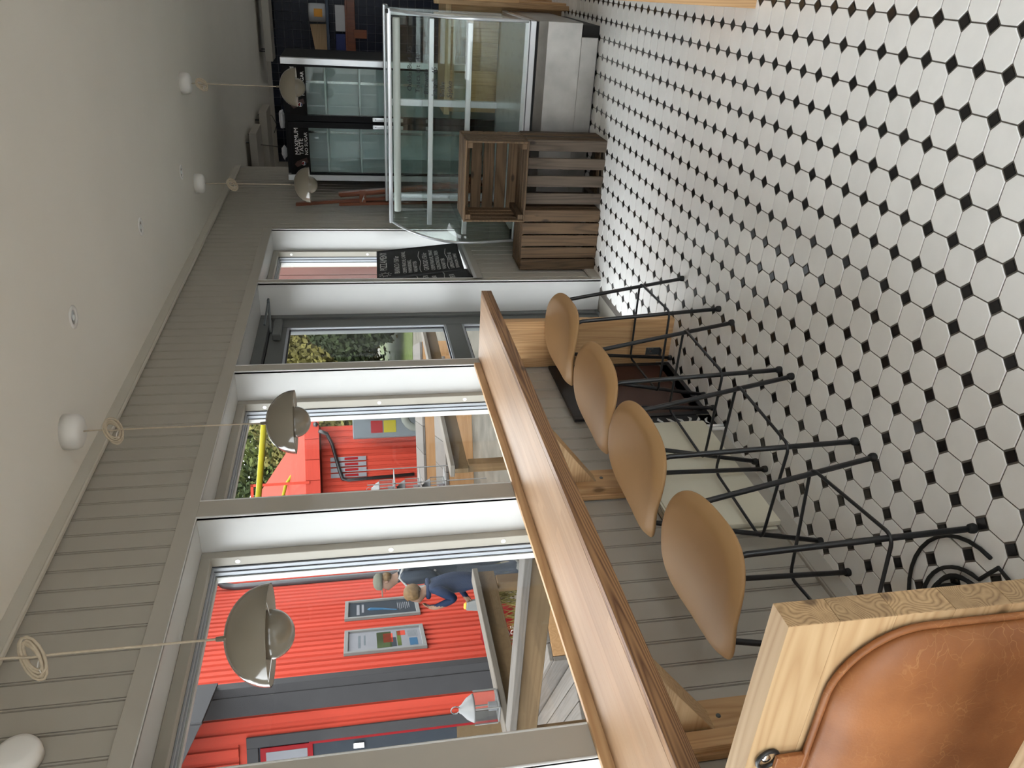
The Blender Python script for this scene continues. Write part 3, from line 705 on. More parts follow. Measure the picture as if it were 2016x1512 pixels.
# ================================================================== PENDANT LAMPS
def coil(bt, c, seed):
    rnd = random.Random(seed); pts = []
    for i in range(84):
        a = i/84*2*PI*6; k = a/(2*PI)
        rx = .030+.009*math.sin(k*2.1+seed); rz = .043+.008*math.cos(k*1.7+seed)
        pts.append((c[0]+rx*math.cos(a)*.8+.006*math.sin(k*3), c[1]+.016*math.sin(a+seed)+rx*.5*math.cos(a), c[2]+rz*math.sin(a)*.75+.018*math.cos(a+.5)))
    bt.tube(pts, .0033, 6)
def pendant(x, y, zt, zc, label, seed):
    t = thing('pendant_lamp', label, 'lamp', (x, y, zt), group='half-dome pendant lamps')
    B().lathe([(.062, 0), (.062, -.036), (.057, -.05), (.042, -.058), (0, -.060)], 32, (x, y, CEIL)).build('ceiling_rose', M_WHITEP, t, True)
    q = B(); q.tube([(x, y, CEIL-.058), (x+.002, y, zc+.04), (x-.003, y, zc), (x+.001, y, zc-.04), (x, y, zt+.012)], .0027, 8); cd = q.build('cord', M_CORD, t, True)
    q = B(); coil(q, (x-.004, y, zc), seed); q.build('cord_coil', M_CORD, cd, True)
    q = B(); q.tube([(x-.022+.012*math.cos(a*PI/6), y+.02*math.sin(a*PI/6), zc-.012) for a in range(12)], .0017, 6, closed=True); q.tube([(x-.02, y-.015, zc-.012), (x-.005, y-.045, zc-.03)], .0012, 5); q.build('cable_tie', M_WHITEP, cd, True)
    B().lathe([(.0055, .018), (.0065, .0), (.0065, -.002)], 14, (x, y, zt)).build('cord_grip', M_LAMP, t, True)
    R, H = .1165, .104
    pr = [(R*math.sin(a*PI/2/14), -H*(1-math.cos(a*PI/2/14))) for a in range(0, 15)]
    pr_in = [(r*.985, z-.0016) for r, z in reversed(pr)]
    pr_in[0] = (R*.985, -H)
    B().lathe([(max(r, .0001), z) for r, z in pr], 48, (x, y, zt), 'Z', False).build('shade', M_LAMP, t, True)
    B().lathe([(max(r, .0001), z) for r, z in pr_in], 48, (x, y, zt), 'Z', False).build('shade_inside', M_LAMPIN, t, True)
    r2 = .0575
    B().lathe([(r2*math.cos(a*PI/2/10), -H+.002-.056*math.sin(a*PI/2/10)) for a in range(-4, 11)], 36, (x, y, zt)).build('lower_shade', M_LAMP, t, True)
    for a in (0, 2*PI/3, 4*PI/3): B().tube([(x+.056*math.cos(a), y+.056*math.sin(a), zt-H-.002), (x+.112*math.cos(a), y+.112*math.sin(a), zt-H+.004)], .0012, 5).build('strut', M_CHROME, t)
    return t
pendant(.296, 1.39, 1.836, 2.238, 'nearest olive-grey pendant lamp, before the window with the posters', 1)
pendant(.195, 2.516, 1.846, 2.356, 'olive-grey pendant lamp before the window with the lanterns', 2)
pendant(.329, 5.369, 1.892, 2.281, 'beige pendant lamp hanging beside the mahogany easel', 3)
pendant(.948, 5.334, 1.933, 2.391, 'beige pendant lamp hanging before the right fridge door', 4)

# ================================================================== DISPLAY CASE
DXA, DXB = .105, 1.4245; S = .105
dc = thing('display_case', 'refrigerated display case with curved glass and steel base', 'display case', (.8, 5.2, 0))
# profile of the curved front (Y, Z), bottom to top
CURV = [(4.765+S, .47), (4.752+S, .54), (4.735+S, .62), (4.722+S, .70), (4.715+S, .78), (4.722+S, .86), (4.75+S, .94), (4.80+S, 1.01), (4.88+S, 1.085), (4.98+S, 1.155), (5.08+S, 1.21), (5.17+S, 1.248)]
q = B(); q.box((DXA, 5.0, .0), (DXB-.015, 5.72+S, .10)); q.build('plinth', M_RUBBER, dc)
B().box((DXA+.03, 4.975, .01), (DXB-.08, 4.99, .115), .002).build('kick_plate', M_STEEL, dc)
q = B(); q.box((DXA, 4.965, .115), (DXB, 5.75+S, .40), .004); q.build('lower_body', M_STEEL, dc)
q = B(); q.prism([(4.835+S, .335), (4.80+S, .40), (4.86+S, .40), (4.86+S, .335)], 'X', DXA, DXB, .001); q.build('sloped_fascia', M_STEEL, dc)
B().box((DXA+.005, 4.81+S, .40), (DXB-.005, 5.74+S, .42)).build('shadow_gap', M_RUBBER, dc)
B().box((DXA, 4.775+S, .42), (DXB, 5.75+S, .455), .003).build('bumper_rail', M_CASEALU, dc)
B().box((DXA, 4.765+S, .46), (DXB, 4.80+S, .49), .003).build('glass_channel', M_CASEALU, dc)
B().box((DXA+.02, 4.80+S, .457), (DXB-.02, 5.72+S, .475), .002).build('deck', M_CASEALU, dc)
# curved front glass
q = B(); a = [q.bm.verts.new((DXA+.004, y, z)) for y, z in CURV]; b = [q.bm.verts.new((DXB-.004, y, z)) for y, z in CURV]
for i in range(len(CURV)-1): q.bm.faces.new((a[i], b[i], b[i+1], a[i+1]))
q.build('front_glass', M_CASEGL, dc, True)
for x in (DXA+.003, DXB-.003):
    q = B(); q.poly([(x, y, z) for y, z in CURV]+[(x, 5.72+S, 1.25), (x, 5.72+S, .47)]); q.build('side_glass', M_CASEGL, dc)
    q = B(); q.tube([(x, y, z) for y, z in CURV], .009, 6); q.build('glass_edge', M_CASEALU, dc, True)
B().box((DXA-.004, 5.155+S, 1.243), (DXB+.004, 5.20+S, 1.268), .006, 2).build('top_front_rail', M_CASEALU, dc, 'auto')
B().box((DXA, 5.20+S, 1.25), (DXB, 5.72+S, 1.262), .002).build('top_panel', M_CASEGL, dc)
B().box((DXA, 5.69+S, 1.235), (DXB, 5.74+S, 1.27), .004).build('top_rear_rail', M_CASEALU, dc)
q = B(); q.lathe([(.022, DXA+.05), (.024, DXA+.06), (.024, DXB-.06), (.022, DXB-.05)], 14, (0, 5.27+S, 1.205), 'X'); q.build('light_tube', M_WHITEP, dc, True)
for z, y0 in ((1.005, 5.02+S), (.80, 4.92)):
    B().box((DXA+.03, y0, z), (DXB-.03, 5.60+S, z+.006)).build('glass_shelf', M_CASEGL, dc)
    B().box((DXA+.03, y0-.012, z-.012), (DXB-.03, y0+.008, z+.02), .003).build('shelf_rail', M_CASEALU, dc)
for x in (DXA+.03, DXB-.05): B().box((x, 5.60+S, .47), (x+.02, 5.66+S, 1.24), .002).build('upright', M_CASEALU, dc)
for x in (DXA+.02, .79, DXB-.06): B().box((x, 5.66+S, .47), (x+.045, 5.70+S, 1.24), .002).build('rear_door_stile', M_CASEALU, dc)
for x0, x1 in ((DXA+.06, .80), (.79, DXB-.05)): B().box((x0, 5.675+S, .48), (x1, 5.679+S, 1.23)).build('rear_door', M_CASEGL, dc)
for x, z in ((DXB-.01, 1.26), (DXB-.01, .455)): B().box((x-.012, 5.13+S if z > 1 else 4.78+S, z), (x+.012, 5.16+S if z > 1 else 4.80+S, z+.016), .003).build('end_clip', M_RUBBER, dc)
B().box((DXA+.012, 4.772+S, .495), (DXA+.075, 4.778+S, .508), .001).build('maker_plate', M_RUBBER, dc)
# marker handwriting on the glass
for s_, x, z, y in (('Oukka Bud  25', .99, 1.135, 4.945+S), ('Tosca bit  40-', .99, 1.09, 4.882+S), ('Brownie', .99, 1.045, 4.835+S), ('kaneli  45', .99, 1.0, 4.79+S), ('Bolle', .99, .955, 4.76+S), ('Sjoko', .99, .915, 4.738+S)):
    tl = Vector((0, .55, .83)) if z > 1.0 else Vector((0, .25, .97))
    text('marker_writing', s_, .042, M_PEN, dc, basis((x, y-.012, z), (1,0,0), tl), .0002)

# ================================================================== CRATES
def crate(name, label, org, orient, seed, mats, nbot=4, gap=.035, grp='old wooden fruit crates', D=.262, L=.49, Wd=.385):
    """local crate: L along x, W along y, D up (open at top); orient maps to world"""
    rnd = random.Random(seed)
    t = thing(name, label, 'crate', org, group=grp)
    def put(lo, hi, nm, mt, bev=.0025):
        c = [orient(Vector(p)) for p in (lo, hi)]
        a = [min(c[0][i], c[1][i]) for i in range(3)]; b = [max(c[0][i], c[1][i]) for i in range(3)]
        q = B(); q.box([a[i]+org[i] for i in range(3)], [b[i]+org[i] for i in range(3)], bev); return q.build(nm, mt, t)
    th = .011
    w_ = (Wd-gap*(nbot-1))/nbot
    for i in range(nbot):
        y = i*(w_+gap); put((0, y, 0), (L, y+w_-rnd.uniform(0, .004), th), 'bottom_slat', mats[rnd.randint(0, len(mats)-1)])
    hh_ = (D-th-.04)/4; hs_ = [hh_]*4; z = th+.002
    for i, h_ in enumerate(hs_):
        for y in (0, Wd-th): put((.0, y, z), (L, y+th, z+h_), 'side_slat', mats[rnd.randint(0, len(mats)-1)])
        for x in (.001, L-th-.001): put((x, th+.001, z), (x+th, Wd-th-.001, z+h_), 'end_slat', mats[rnd.randint(0, len(mats)-1)])
        z += h_+.010
    for x in (th+.002, L-th-.034):
        for y in (th+.001, Wd-th-.033): put((x, y, th), (x+.032, y+.032, D-.012), 'corner_post', mats[0])
    return t
# standing on end, bottom towards the room: L -> Z, W -> X, D -> +Y (bottom at small Y)
up_or = lambda v: Vector((v.y, v.z, v.x))
crate('wooden_crate', 'weathered crate standing on end before the steel case base', (.425, 4.60, 0), up_or, 3, [M_CRATE[1], M_CRATE[0], M_CRATE[1]], 4, .038)
crate('wooden_crate', 'brown crate standing on end next to the boarded wall, slats close together', (.008, 4.58, 0), up_or, 5, [M_CRATE[0]], 5, .006)
# lying on its side on top, open towards the room: L -> X, W -> Z, D -> -Y
side_or = lambda v: Vector((v.x, -v.z, v.y))
crate('wooden_crate', 'light brown crate lying open on top of the other crates', (.335, 4.812, .4925), side_or, 8, [M_CRATE[2]], 5, .010, D=.30, L=.475, Wd=.375)

# ================================================================== FRIDGE
fx0, fx1, fy0, fy1, fz = .10, 1.004, 6.40, 7.06, 2.0
fr = thing('glass_door_fridge', 'black two-door glass fridge with drinks banner behind the case', 'fridge', (.55, 6.7, 0))
q = B()
for lo, hi in (((fx0, fy0+.06, .0), (fx0+.035, fy1, fz)), ((fx1-.035, fy0+.06, 0), (fx1, fy1, fz)), ((fx0+.035, fy1-.04, 0), (fx1-.035, fy1, fz)), ((fx0+.035, fy0+.06, fz-.06), (fx1-.035, fy1-.04, fz)), ((fx0+.035, fy0+.06, 0), (fx1-.035, fy1-.04, .25))): q.box(lo, hi, .002)
q.build('cabinet', M_FRBLACK, fr)
q = B(); q.box((fx0+.036, fy1-.05, .25), (fx1-.036, fy1-.041, fz-.06)); q.box((fx0+.036, fy0+.07, .25), (fx0+.042, fy1-.05, fz-.06)); q.box((fx1-.042, fy0+.07, .25), (fx1-.036, fy1-.05, fz-.06)); q.build('liner', M_FRIN, fr)
for z in (.55, .85, 1.15, 1.42, 1.68):
    B().box((fx0+.045, fy0+.11, z), (fx1-.045, fy1-.06, z+.012), .002).build('shelf', M_FRIN, fr)
for x in (.35, .75): B().box((x, fy1-.055, .3), (x+.02, fy1-.05, 1.9)).build('shelf_rail', M_CHROME, fr)
mid = (fx0+fx1)/2
for dx0, dx1, side in ((fx0+.047, mid-.002, -1), (mid+.002, fx1-.047, 1)):
    q = B(); zb, zt_ = .28, fz-.025
    in0, in1 = dx0+.012, dx1-.012
    if side < 0: in1 = dx1-.045
    else: in0 = dx0+.045
    q.box((dx0, fy0, zb), (in0, fy0+.05, zt_), .002); q.box((in1, fy0, zb), (dx1, fy0+.05, zt_), .002); q.box((in0, fy0, zt_-.022), (in1, fy0+.05, zt_), .001); q.box((in0, fy0, zb), (in1, fy0+.05, zb+.04), .001)
    dr = q.build('door', M_FRBLACK, fr)
    B().box((in0, fy0+.012, zb+.04), (in1, fy0+.018, zt_-.022)).build('glass', M_FRGLASS, dr)
    B().box((in0, fy0+.004, 1.825), (in1, fy0+.011, zt_-.022)).build('banner', M_PRINTK, dr)
    tx = in0+.14
    for s_, sz_, dz in (('MAXIMUM', .044, 1.905), ('TASTE', .044, 1.872), ('NO SUGAR', .034, 1.838)):
        text('banner_lettering', s_, sz_, M_TXT, dr, basis((tx, fy0+.0035, dz), (1,0,0), (0,0,1)), .0002)
    q = B(); q.lathe([(.016, 0), (.016, -.0006), (0, -.0006)], 16, (in0+.075, fy0+.0035, 1.875), 'Y'); q.build('banner_emblem', M_TXT, dr)
    q = B(); q.prism([(in0+.061, 1.877), (in0+.089, 1.873), (in0+.084, 1.886), (in0+.075, 1.891), (in0+.066, 1.887)], 'Y', fy0+.0026, fy0+.0032); q.build('banner_emblem', M_REDBAG, dr)
    q = B(); q.prism([(in0+.061, 1.872), (in0+.089, 1.868), (in0+.083, 1.862), (in0+.075, 1.859), (in0+.067, 1.862)], 'Y', fy0+.0026, fy0+.0032); q.build('banner_emblem', M_BOXBLUE, dr)
    q = B(); q.prism([(in0+.085, 1.84), (in0+.12, 1.85), (in0+.09, 1.925), (in0+.065, 1.945), (in0+.045, 1.925)], 'Y', fy0+.0036, fy0+.004); q.build('banner_picture', M_BROWN, dr)
    hxx = dx1-.026 if side < 0 else dx0+.026
    q = B(); q.box((hxx-.014, fy0-.012, 1.10), (hxx+.014, fy0-.001, 1.335), .005, 2); q.build('handle', M_CASEALU, dr, 'auto')
    B().lathe([(.004, 0), (.003, -.001), (0, -.0012)], 8, (hxx, fy0-.012, 1.312), 'Y').build('screw_head', M_RUBBER, dr)
for x in (fx0, fx1-.045): B().box((x, fy0+.002, .05), (x+.045, fy0+.06, fz), .002).build('front_trim', M_CASEALU, fr)
B().box((fx0+.047, fy0+.02, .04), (fx1-.047, fy0+.05, .26), .003).build('base_grille', M_FRBLACK, fr)
for x, lb, sx in ((.30, 'crumpled white paper bag lying on the left of the fridge top', 1.0), (.55, 'crumpled white paper bag lying on the middle of the fridge top', 1.35)):
    q = B(); q.ball((x, 6.5, fz+.022), .05, (sx*1.1, .8, .44), 10)
    for v in q.bm.verts: v.co += Vector((random.uniform(-.012, .012), random.uniform(-.01, .01), random.uniform(-.004, .006)))
    for v in q.bm.verts: v.co.z = max(v.co.z, fz+.001)
    tag(q.build('paper_bag', M_BOX), lb, 'paper bag', 'paper bags on the fridge')

# ================================================================== EASEL leaning by the wall
ea = thing('easel', 'folded mahogany easel leaning on the boarded wall beside the fridge', 'easel', (.12, 6.1, 0))
def bar(p0, p1, wx, wy, nm):
    p0, p1 = Vector(p0), Vector(p1); d_ = p1-p0; L = d_.length
    rt_ = d_.to_track_quat('Z', 'Y').to_matrix()
    q = B(); q.box((-wx/2, -wy/2, 0), (wx/2, wy/2, L), .003)
    for v in q.bm.verts: v.co = rt_ @ v.co + p0
    return q.build(nm, M_EASEL, ea)
bar((.20, 5.93, .03), (.040, 5.93, 1.925), .04, .022, 'mast')
bar((.105, 5.90, .02), (.055, 5.90, 1.61), .052, .022, 'front_leg')
bar((.285, 5.90, .02), (.128, 5.90, 1.61), .052, .022, 'front_leg')
bar((.245, 5.965, .02), (.10, 5.965, 1.60), .034, .022, 'rear_leg')
q = B(); q.box((.052, 5.872, 1.41), (.162, 5.886, 1.46), .004); q.build('clamp', M_EASEL, ea)
q = B(); q.tube([(.105, 5.87, 1.43), (.105, 5.855, 1.43)], .007, 8); q.tube([(.085, 5.857, 1.44), (.13, 5.857, 1.425)], .004, 6); q.build('wing_screw', M_CHROME, ea)
B().box((.07, 5.878, .60), (.27, 5.90, .68), .004).build('canvas_tray', M_EASEL, ea)
B().box((.035, 5.915, 1.81), (.075, 5.925, 1.84), .003).build('canvas_clip', M_EASEL, ea)

# ================================================================== CHALKBOARDS in the far window
def board(name, label, o, xd, yd, wd, ht, lines, gap):
    t = thing(name, label, 'chalkboard', o, group='chalkboards on the window sill')
    o = Vector(o); xd = Vector(xd).normalized(); yd = Vector(yd).normalized(); nd = xd.cross(yd)
    m = basis(o, xd, yd)
    q = B(); q.box((0, 0, -.010), (wd, ht, 0), .001)
    for v in q.bm.verts: v.co = m @ v.co
    q.build('slate', M_CHALKB, t)
    q = B()
    for lo, hi in (((-.008,-.008,-.012), (0, ht+.008, .004)), ((wd,-.008,-.012), (wd+.008, ht+.008, .004)), ((0,-.008,-.012), (wd,0,.004)), ((0,ht,-.012), (wd,ht+.008,.004))): q.box(lo, hi)
    for v in q.bm.verts: v.co = m @ v.co
    q.build('frame', M_RUBBER, t)
    for s_, x, y, sz_ in lines:
        if s_ == '---':
            q = B(); q.tube([m @ Vector((x+i*.05, y+.006*math.sin(i*1.3), .0008)) for i in range(int(sz_/.05)+1)], .0022, 5); q.build('chalk_line', M_CHALK, t)
        elif s_ == 'SUN':
            q = B(); q.tube([m @ Vector((x+.026*math.cos(a*PI/8), y+.022*math.sin(a*PI/8), .0008)) for a in range(16)], .0016, 5, closed=True); q.build('chalk_sun', M_CHALK, t)
            for a in range(9):
                an = a*2*PI/9; q = B(); q.tube([m @ Vector((x+r_*math.cos(an), y+r_*math.sin(an)*.9, .0008)) for r_ in (.033, .047)], .0013, 5); q.build('chalk_ray', M_CHALK, t)
        else: text('chalk_lettering', s_, sz_, M_CHALK, t, m @ Matrix.Translation((x, y, .0006)), .0003)
    return t
# plane: faces the room, leaning back; x direction runs along +Y of the room
board('menu_board', 'larger chalkboard with the pizza menu leaning in the far window', (-.05, 4.762, .825), (0, 1, -.03), (-.11, .01, .99), .512, .545,
      [('SUN', .05, .50, .05), ('PIZZAMENY', .13, .487, .066), ('BIANCO 150 kr', .05, .405, .05), ('CREME FRAICHE, CHEVRE,', .04, .36, .036), ('PARMASKINKE,', .04, .325, .036), ('VALNØTTER', .04, .29, .036), ('---', .03, .268, .42),
       ('GIORGIO 150 kr', .05, .215, .048), ('CREME FRAICHE, SPINAT', .04, .175, .036), ('GORGONZOLA, FIKEN', .04, .138, .036), ('VALNØTTER', .04, .103, .036), ('---', .03, .085, .42), ('LØRDAG-PESTO 65', .04, .05, .036), ('ESTRAGON, TOMAT', .04, .018, .03)], 0)
board('drinks_board', 'smaller chalkboard half hidden behind the casing left of the pizza menu', (.0, 4.47, .81), (-.16, .98, 0), (-.14, .0, .99), .27, .56,
      [('SAFT 35', .08, .40, .045), ('EPLE', .08, .35, .04), ('---', .05, .32, .25), ('KAFFE 30', .08, .25, .045), ('KAKAO', .08, .20, .04), ('---', .05, .15, .25), ('TE 30', .08, .09, .045)], 0)

# ================================================================== PINE UNITS right of / behind the case
pc = thing('till_counter', 'pine till counter at the right edge of the picture', 'counter', (1.9, 3.3, 0))
for i in range(8): B().box((1.612+i*.095, 3.02, 0.0), (1.7065+i*.095, 3.04, .70), .001).build('front_plank', M_PINEZ, pc)
for i in range(6): B().box((1.605, 3.02+i*.095, .70), (2.38, 3.1145+i*.095, .725), .001).build('top_plank', M_PINEX, pc)
B().box((1.612, 3.04, 0), (1.632, 3.57, .70), .001).build('side_panel', M_PINEZ, pc)
B().box((2.352, 3.04, 0), (2.372, 3.57, .70), .001).build('side_panel', M_PINEZ, pc)
pk = thing('pine_workbench', 'pine plank work counter seen through the display case', 'counter', (1.1, 6.0, 0))
for i in range(8): B().box((.74+i*.094, 5.90, .02), (.8335+i*.094, 5.92, .80), .001).build('front_plank', M_PINEZ, pk)
B().box((.72, 5.88, .80), (1.50, 6.34, .84), .002).build('top', M_PINEX, pk)
for x, y in ((1.44, 5.86), (.72, 6.30), (1.44, 6.30)): B().box((x, y, 0), (x+.05, y+.05, .80), .002).build('post', M_PINEZ, pk)
ps = thing('pine_partition', 'pine post and board partition at the right of the display case', 'partition', (1.47, 5.7, 0))
B().box((1.447, 5.78, 0), (1.477, 5.815, .92), .002).build('post', M_PINEZ, ps)
for i in range(4): B().box((1.477+i*.10, 5.785, .35+.0), (1.5765+i*.10, 5.805, .90), .001).build('board', M_PINEZ, ps)
B().box((1.447, 5.77, .90), (1.88, 5.82, .93), .002).build('cap_rail', M_PINEX, ps)
B().box((1.84, 5.78, 0), (1.875, 5.815, .90), .002).build('post', M_PINEZ, ps)
tag(B().box((1.52, 5.774, .63), (1.62, 5.7845, .72)).build('paper_note', M_BOX), 'white paper note pinned to the pine partition', 'note')

# ================================================================== KITCHEN SHELF
ks = thing('kitchen_shelf', 'navy shelf and pine rail on the dark tiled wall', 'shelf', (.9, 10.85, 1.4))
B().box((.30, 10.70, 1.715), (1.75, 10.98, 1.75), .003).build('shelf_board', M_NAVY, ks)
B().box((.30, 10.86, 1.40), (1.75, 10.90, 1.52), .003).build('pine_rail', M_EASEL, ks)
B().box((.78, 10.84, 1.26), (.88, 10.86, 1.42), .003).build('bracket', M_EASEL, ks)
for x in (.35, 1.65): B().box((x, 10.90, 1.40), (x+.04, 10.985, 1.715), .002).build('bracket', M_NAVY, ks)
t = thing('jar', 'white jar with orange label on the navy kitchen shelf', 'jar', (1.05, 10.84, 1.75))
B().lathe([(.10, 0), (.105, .02), (.105, .18), (.10, .205), (0, .21)], 24, (1.05, 10.84, 1.75)).build('body', M_BOX, t, True)
B().box((1.01, 10.732, 1.79), (1.10, 10.74, 1.89)).build('label', M_ORANGE, t)
t = thing('cutting_board', 'pale wooden cutting board leaning on the kitchen shelf', 'board', (.75, 10.9, 1.75))
B().prism([(.63, 1.7505), (.925, 1.7505), (.915, 1.95), (.60, 1.90)], 'Y', 10.88, 10.90, .003).build('panel', M_PINEX, t)
for lo, hi, lb, mt, nm in (((.86, 10.72, 1.5225), (1.15, 10.858, 1.64), 'white carton standing on the pine rail of the kitchen wall', M_BOX, 'carton'), ((.64, 10.72, 1.5225), (.83, 10.858, 1.64), 'dark blue carton standing on the pine rail of the kitchen wall', M_BOXBLUE, 'carton')):
    tag(B().box(lo, hi, .004).build(nm, mt), lb, 'box', 'cartons on the kitchen rail')
ks2 = thing('rail_shelf', 'narrow ledge carrying the cartons on the kitchen wall', 'shelf', (.9, 10.8, 1.5)); B().box((.32, 10.70, 1.5), (1.73, 10.86, 1.522), .002).build('ledge', M_EASEL, ks2)

# ================================================================== OUTDOORS
GZ = -.32
g = B(); g.box((-70, -25, -.6), (40, 80, GZ)); gr = g.build('ground', M_GROUND); tag(gr, 'pale gravel ground outside the windows', 'ground', None, 'structure')
mt = B(); mt.box((-30, 24, GZ), (2, 60, GZ+.02)); tag(mt.build('meadow', M_GRASS), 'green meadow below the far trees', 'grass', None, 'structure')
dk = thing('deck', 'weathered plank terrace outside the windows', 'deck', (-1.5, 4, -.3), kind='structure')
for i in range(64): B().box((-2.62, 1.0+i*.145, -.318), (-.285, 1.139+i*.145, -.282), .002).build('plank', M_DECK, dk)
# railing
rl = thing('terrace_railing', 'weathered timber railing around the terrace outside', 'railing', (-2.5, 3.1, -.28))
for y0, y1 in ((3.06, 4.59), (6.0, 9.6)):
    B().box((-2.565, y0, .66), (-2.435, y1, .703), .004).build('top_rail', M_RAILT, rl)
    B().box((-2.525, y0, .53), (-2.475, y1, .659), .003).build('side_rail', M_RAILX, rl)
B().box((-2.43, 3.045, .655), (-.36, 3.155, .70), .004).build('top_rail', M_DECK, rl)
B().box((-2.43, 3.075, .52), (-.36, 3.125, .654), .003).build('side_rail', M_RAILX, rl)
for x, y in ((-2.5, 3.1), (-2.5, 4.47), (-2.5, 6.08), (-2.5, 7.7), (-2.5, 9.5), (-.42, 3.1)): B().box((x-.047, y-.047, -.282), (x+.047, y+.047, .529 if y != 3.1 or x > -1 else .52), .004).build('post', M_RAILB, rl)
# lantern on the railing
def lantern(name, label, o, s, grp=None):
    t = thing(name, label, 'lantern', o, group=grp); x, y, z = o; w_ = .075*s; h_ = .17*s
    B().box((x-w_, y-w_, z), (x+w_, y+w_, z+.012*s), .002).build('base', M_LANT, t)
    for sx in (-1, 1):
        for sy in (-1, 1): B().box((x+sx*w_-.004*s, y+sy*w_-.004*s, z+.012*s), (x+sx*w_+.004*s, y+sy*w_+.004*s, z+h_)).build('corner_bar', M_FRAMEW, t)
    q = B(); q.box((x-w_+.002, y-w_+.002, z+.012*s), (x+w_-.002, y+w_-.002, z+h_)); q.build('glass', M_GLASSL, t)
    B().lathe([(w_*1.25, h_), (w_*1.2, h_+.012*s), (w_*.9, h_+.05*s), (w_*.4, h_+.085*s), (w_*.3, h_+.1*s), (0, h_+.102*s)], 20, o).build('roof', M_LANT, t, True)
    q = B(); q.tube([(x+.035*s*math.cos(a*PI/6), y, z+h_+.125*s+.03*s*math.sin(a*PI/6)) for a in range(12)], .004*s, 6, closed=True); q.build('handle', M_LANT, t)
    B().lathe([(.03*s, .013*s), (.03*s, .07*s), (0, .07*s)], 12, o).build('candle', M_POSTER, t)
    return t
lantern('glass_lantern', 'glass lantern standing on the terrace railing before the red wall', (-2.5, 3.36, .7035), .95)
# lantern rack further off
rk = thing('lantern_rack', 'slim steel rack holding three lanterns beyond the second window', 'rack', (-5.35, 9.72, GZ))
for z in (.28, .66, 1.04): B().box((-5.58, 9.52, z), (-5.12, 9.92, z+.012)).build('shelf', M_FRAMEW, rk)
for x in (-5.58, -5.132):
    for y in (9.52, 9.908): B().box((x, y, GZ), (x+.012, y+.012, 1.45)).build('post', M_FRAMEW, rk)
for z, lb in ((.2925, 'bottom lantern on the steel rack'), (.6725, 'middle lantern on the steel rack'), (1.0525, 'top lantern on the steel rack')): lantern('glass_lantern', lb, (-5.35, 9.72, z), 1.25, 'lanterns on the rack')

# ---- red house (local x runs towards the camera side along the wall, y towards us)
HO = Vector((-6.212, 7.86, 0)); HR = math.radians(-64.5)
ho = thing('red_house', 'red boarded house opposite with charcoal corner boards', 'house', HO, HR); ho['_o'] = [0,0,0]
def wboard(width, height):
    q = B(); w2 = width/2
    q.prism([(-w2, 0), (w2, 0), (w2, .018), (w2*.66, .02), (w2*.55, .042), (-w2*.55, .042), (-w2*.66, .02), (-w2, .018)], 'Z', 0, 1)
    bmesh.ops.recalc_face_normals(q.bm, faces=q.bm.faces)
    me = bpy.data.meshes.new('wall_board'); q.bm.to_mesh(me); q.bm.free(); me.materials.append(M_RED); return me
me_w = wboard(.165, 1)
B().box((-5.2, -4.5, GZ-.1), (1.72, -.002, 4.6)).build('core_wall', M_RED, ho)
k = 0
for i in range(40):
    x = 1.60-.165*i; inst(me_w, 'wall_board', ho, (x, 0, -.22-.03*(i % 2)), scale=(1,1,4.9))
B().box((1.62, -.04, -.2), (1.775, .06, 3.3), .004).build('corner_board', M_SLATE, ho)
B().box((1.735, -.26, -.2), (1.785, -.04, 3.3), .004).build('corner_board', M_SLATE, ho)
for i in range(14):
    y = -.34-.165*i
    if -.60 > y > -1.9: inst(me_w, 'wall_board', ho, (1.72, y, 2.95), (0,0,-PI/2), (1,1,.6))
    else: inst(me_w, 'wall_board', ho, (1.72, y, -.22), (0,0,-PI/2), (1,1,3.7))
# porch roof verge and soffit above the return wall
q = B(); q.prism([(.08, 3.18), (.08, 3.38), (-2.6, 4.70), (-2.6, 4.50)], 'X', 1.70, 2.55); q.build('porch_soffit', M_RED, ho)
q = B(); q.prism([(.10, 3.14), (.10, 3.34), (-2.6, 4.74), (-2.6, 4.52)], 'X', 2.55, 2.60, .003); q.build('verge_board', M_SLATE, ho)
B().box((1.70, .08, 3.14), (2.60, .11, 3.36), .003).build('eave_board', M_SLATE, ho)
# door in the return wall
fd = B(); fd.box((1.775, -.62, -.1), (1.80, -.50, 2.86), .003); fd.box((1.775, -1.75, 2.74), (1.80, -.62, 2.86), .003); fd.box((1.775, -1.87, -.1), (1.80, -1.75, 2.86), .003)
fd = fd.build('door_trim', M_SLATE, ho)
B().box((1.74, -1.75, -.1), (1.765, -.62, 2.74)).build('door_glass', M_PDARK, ho)
B().box((1.766, -.655, -.1), (1.785, -.622, 2.2), .002).build('door_edge', M_REDBAG, ho)
sg = B().box((1.766, -1.2, 2.16), (1.785, -.64, 2.72), .003).build('door_sign', M_REDBAG, ho)
B().box((1.7855, -1.15, 2.22), (1.788, -.69, 2.66)).build('sign_paper', M_POSTER, sg)
B().box((1.785, -.76, 1.60), (1.80, -.70, 1.72), .003).build('door_handle', M_CHROME, ho)
B().box((1.766, -1.7, .0), (1.772, -.66, .55)).build('door_panel', M_RAILX, ho)
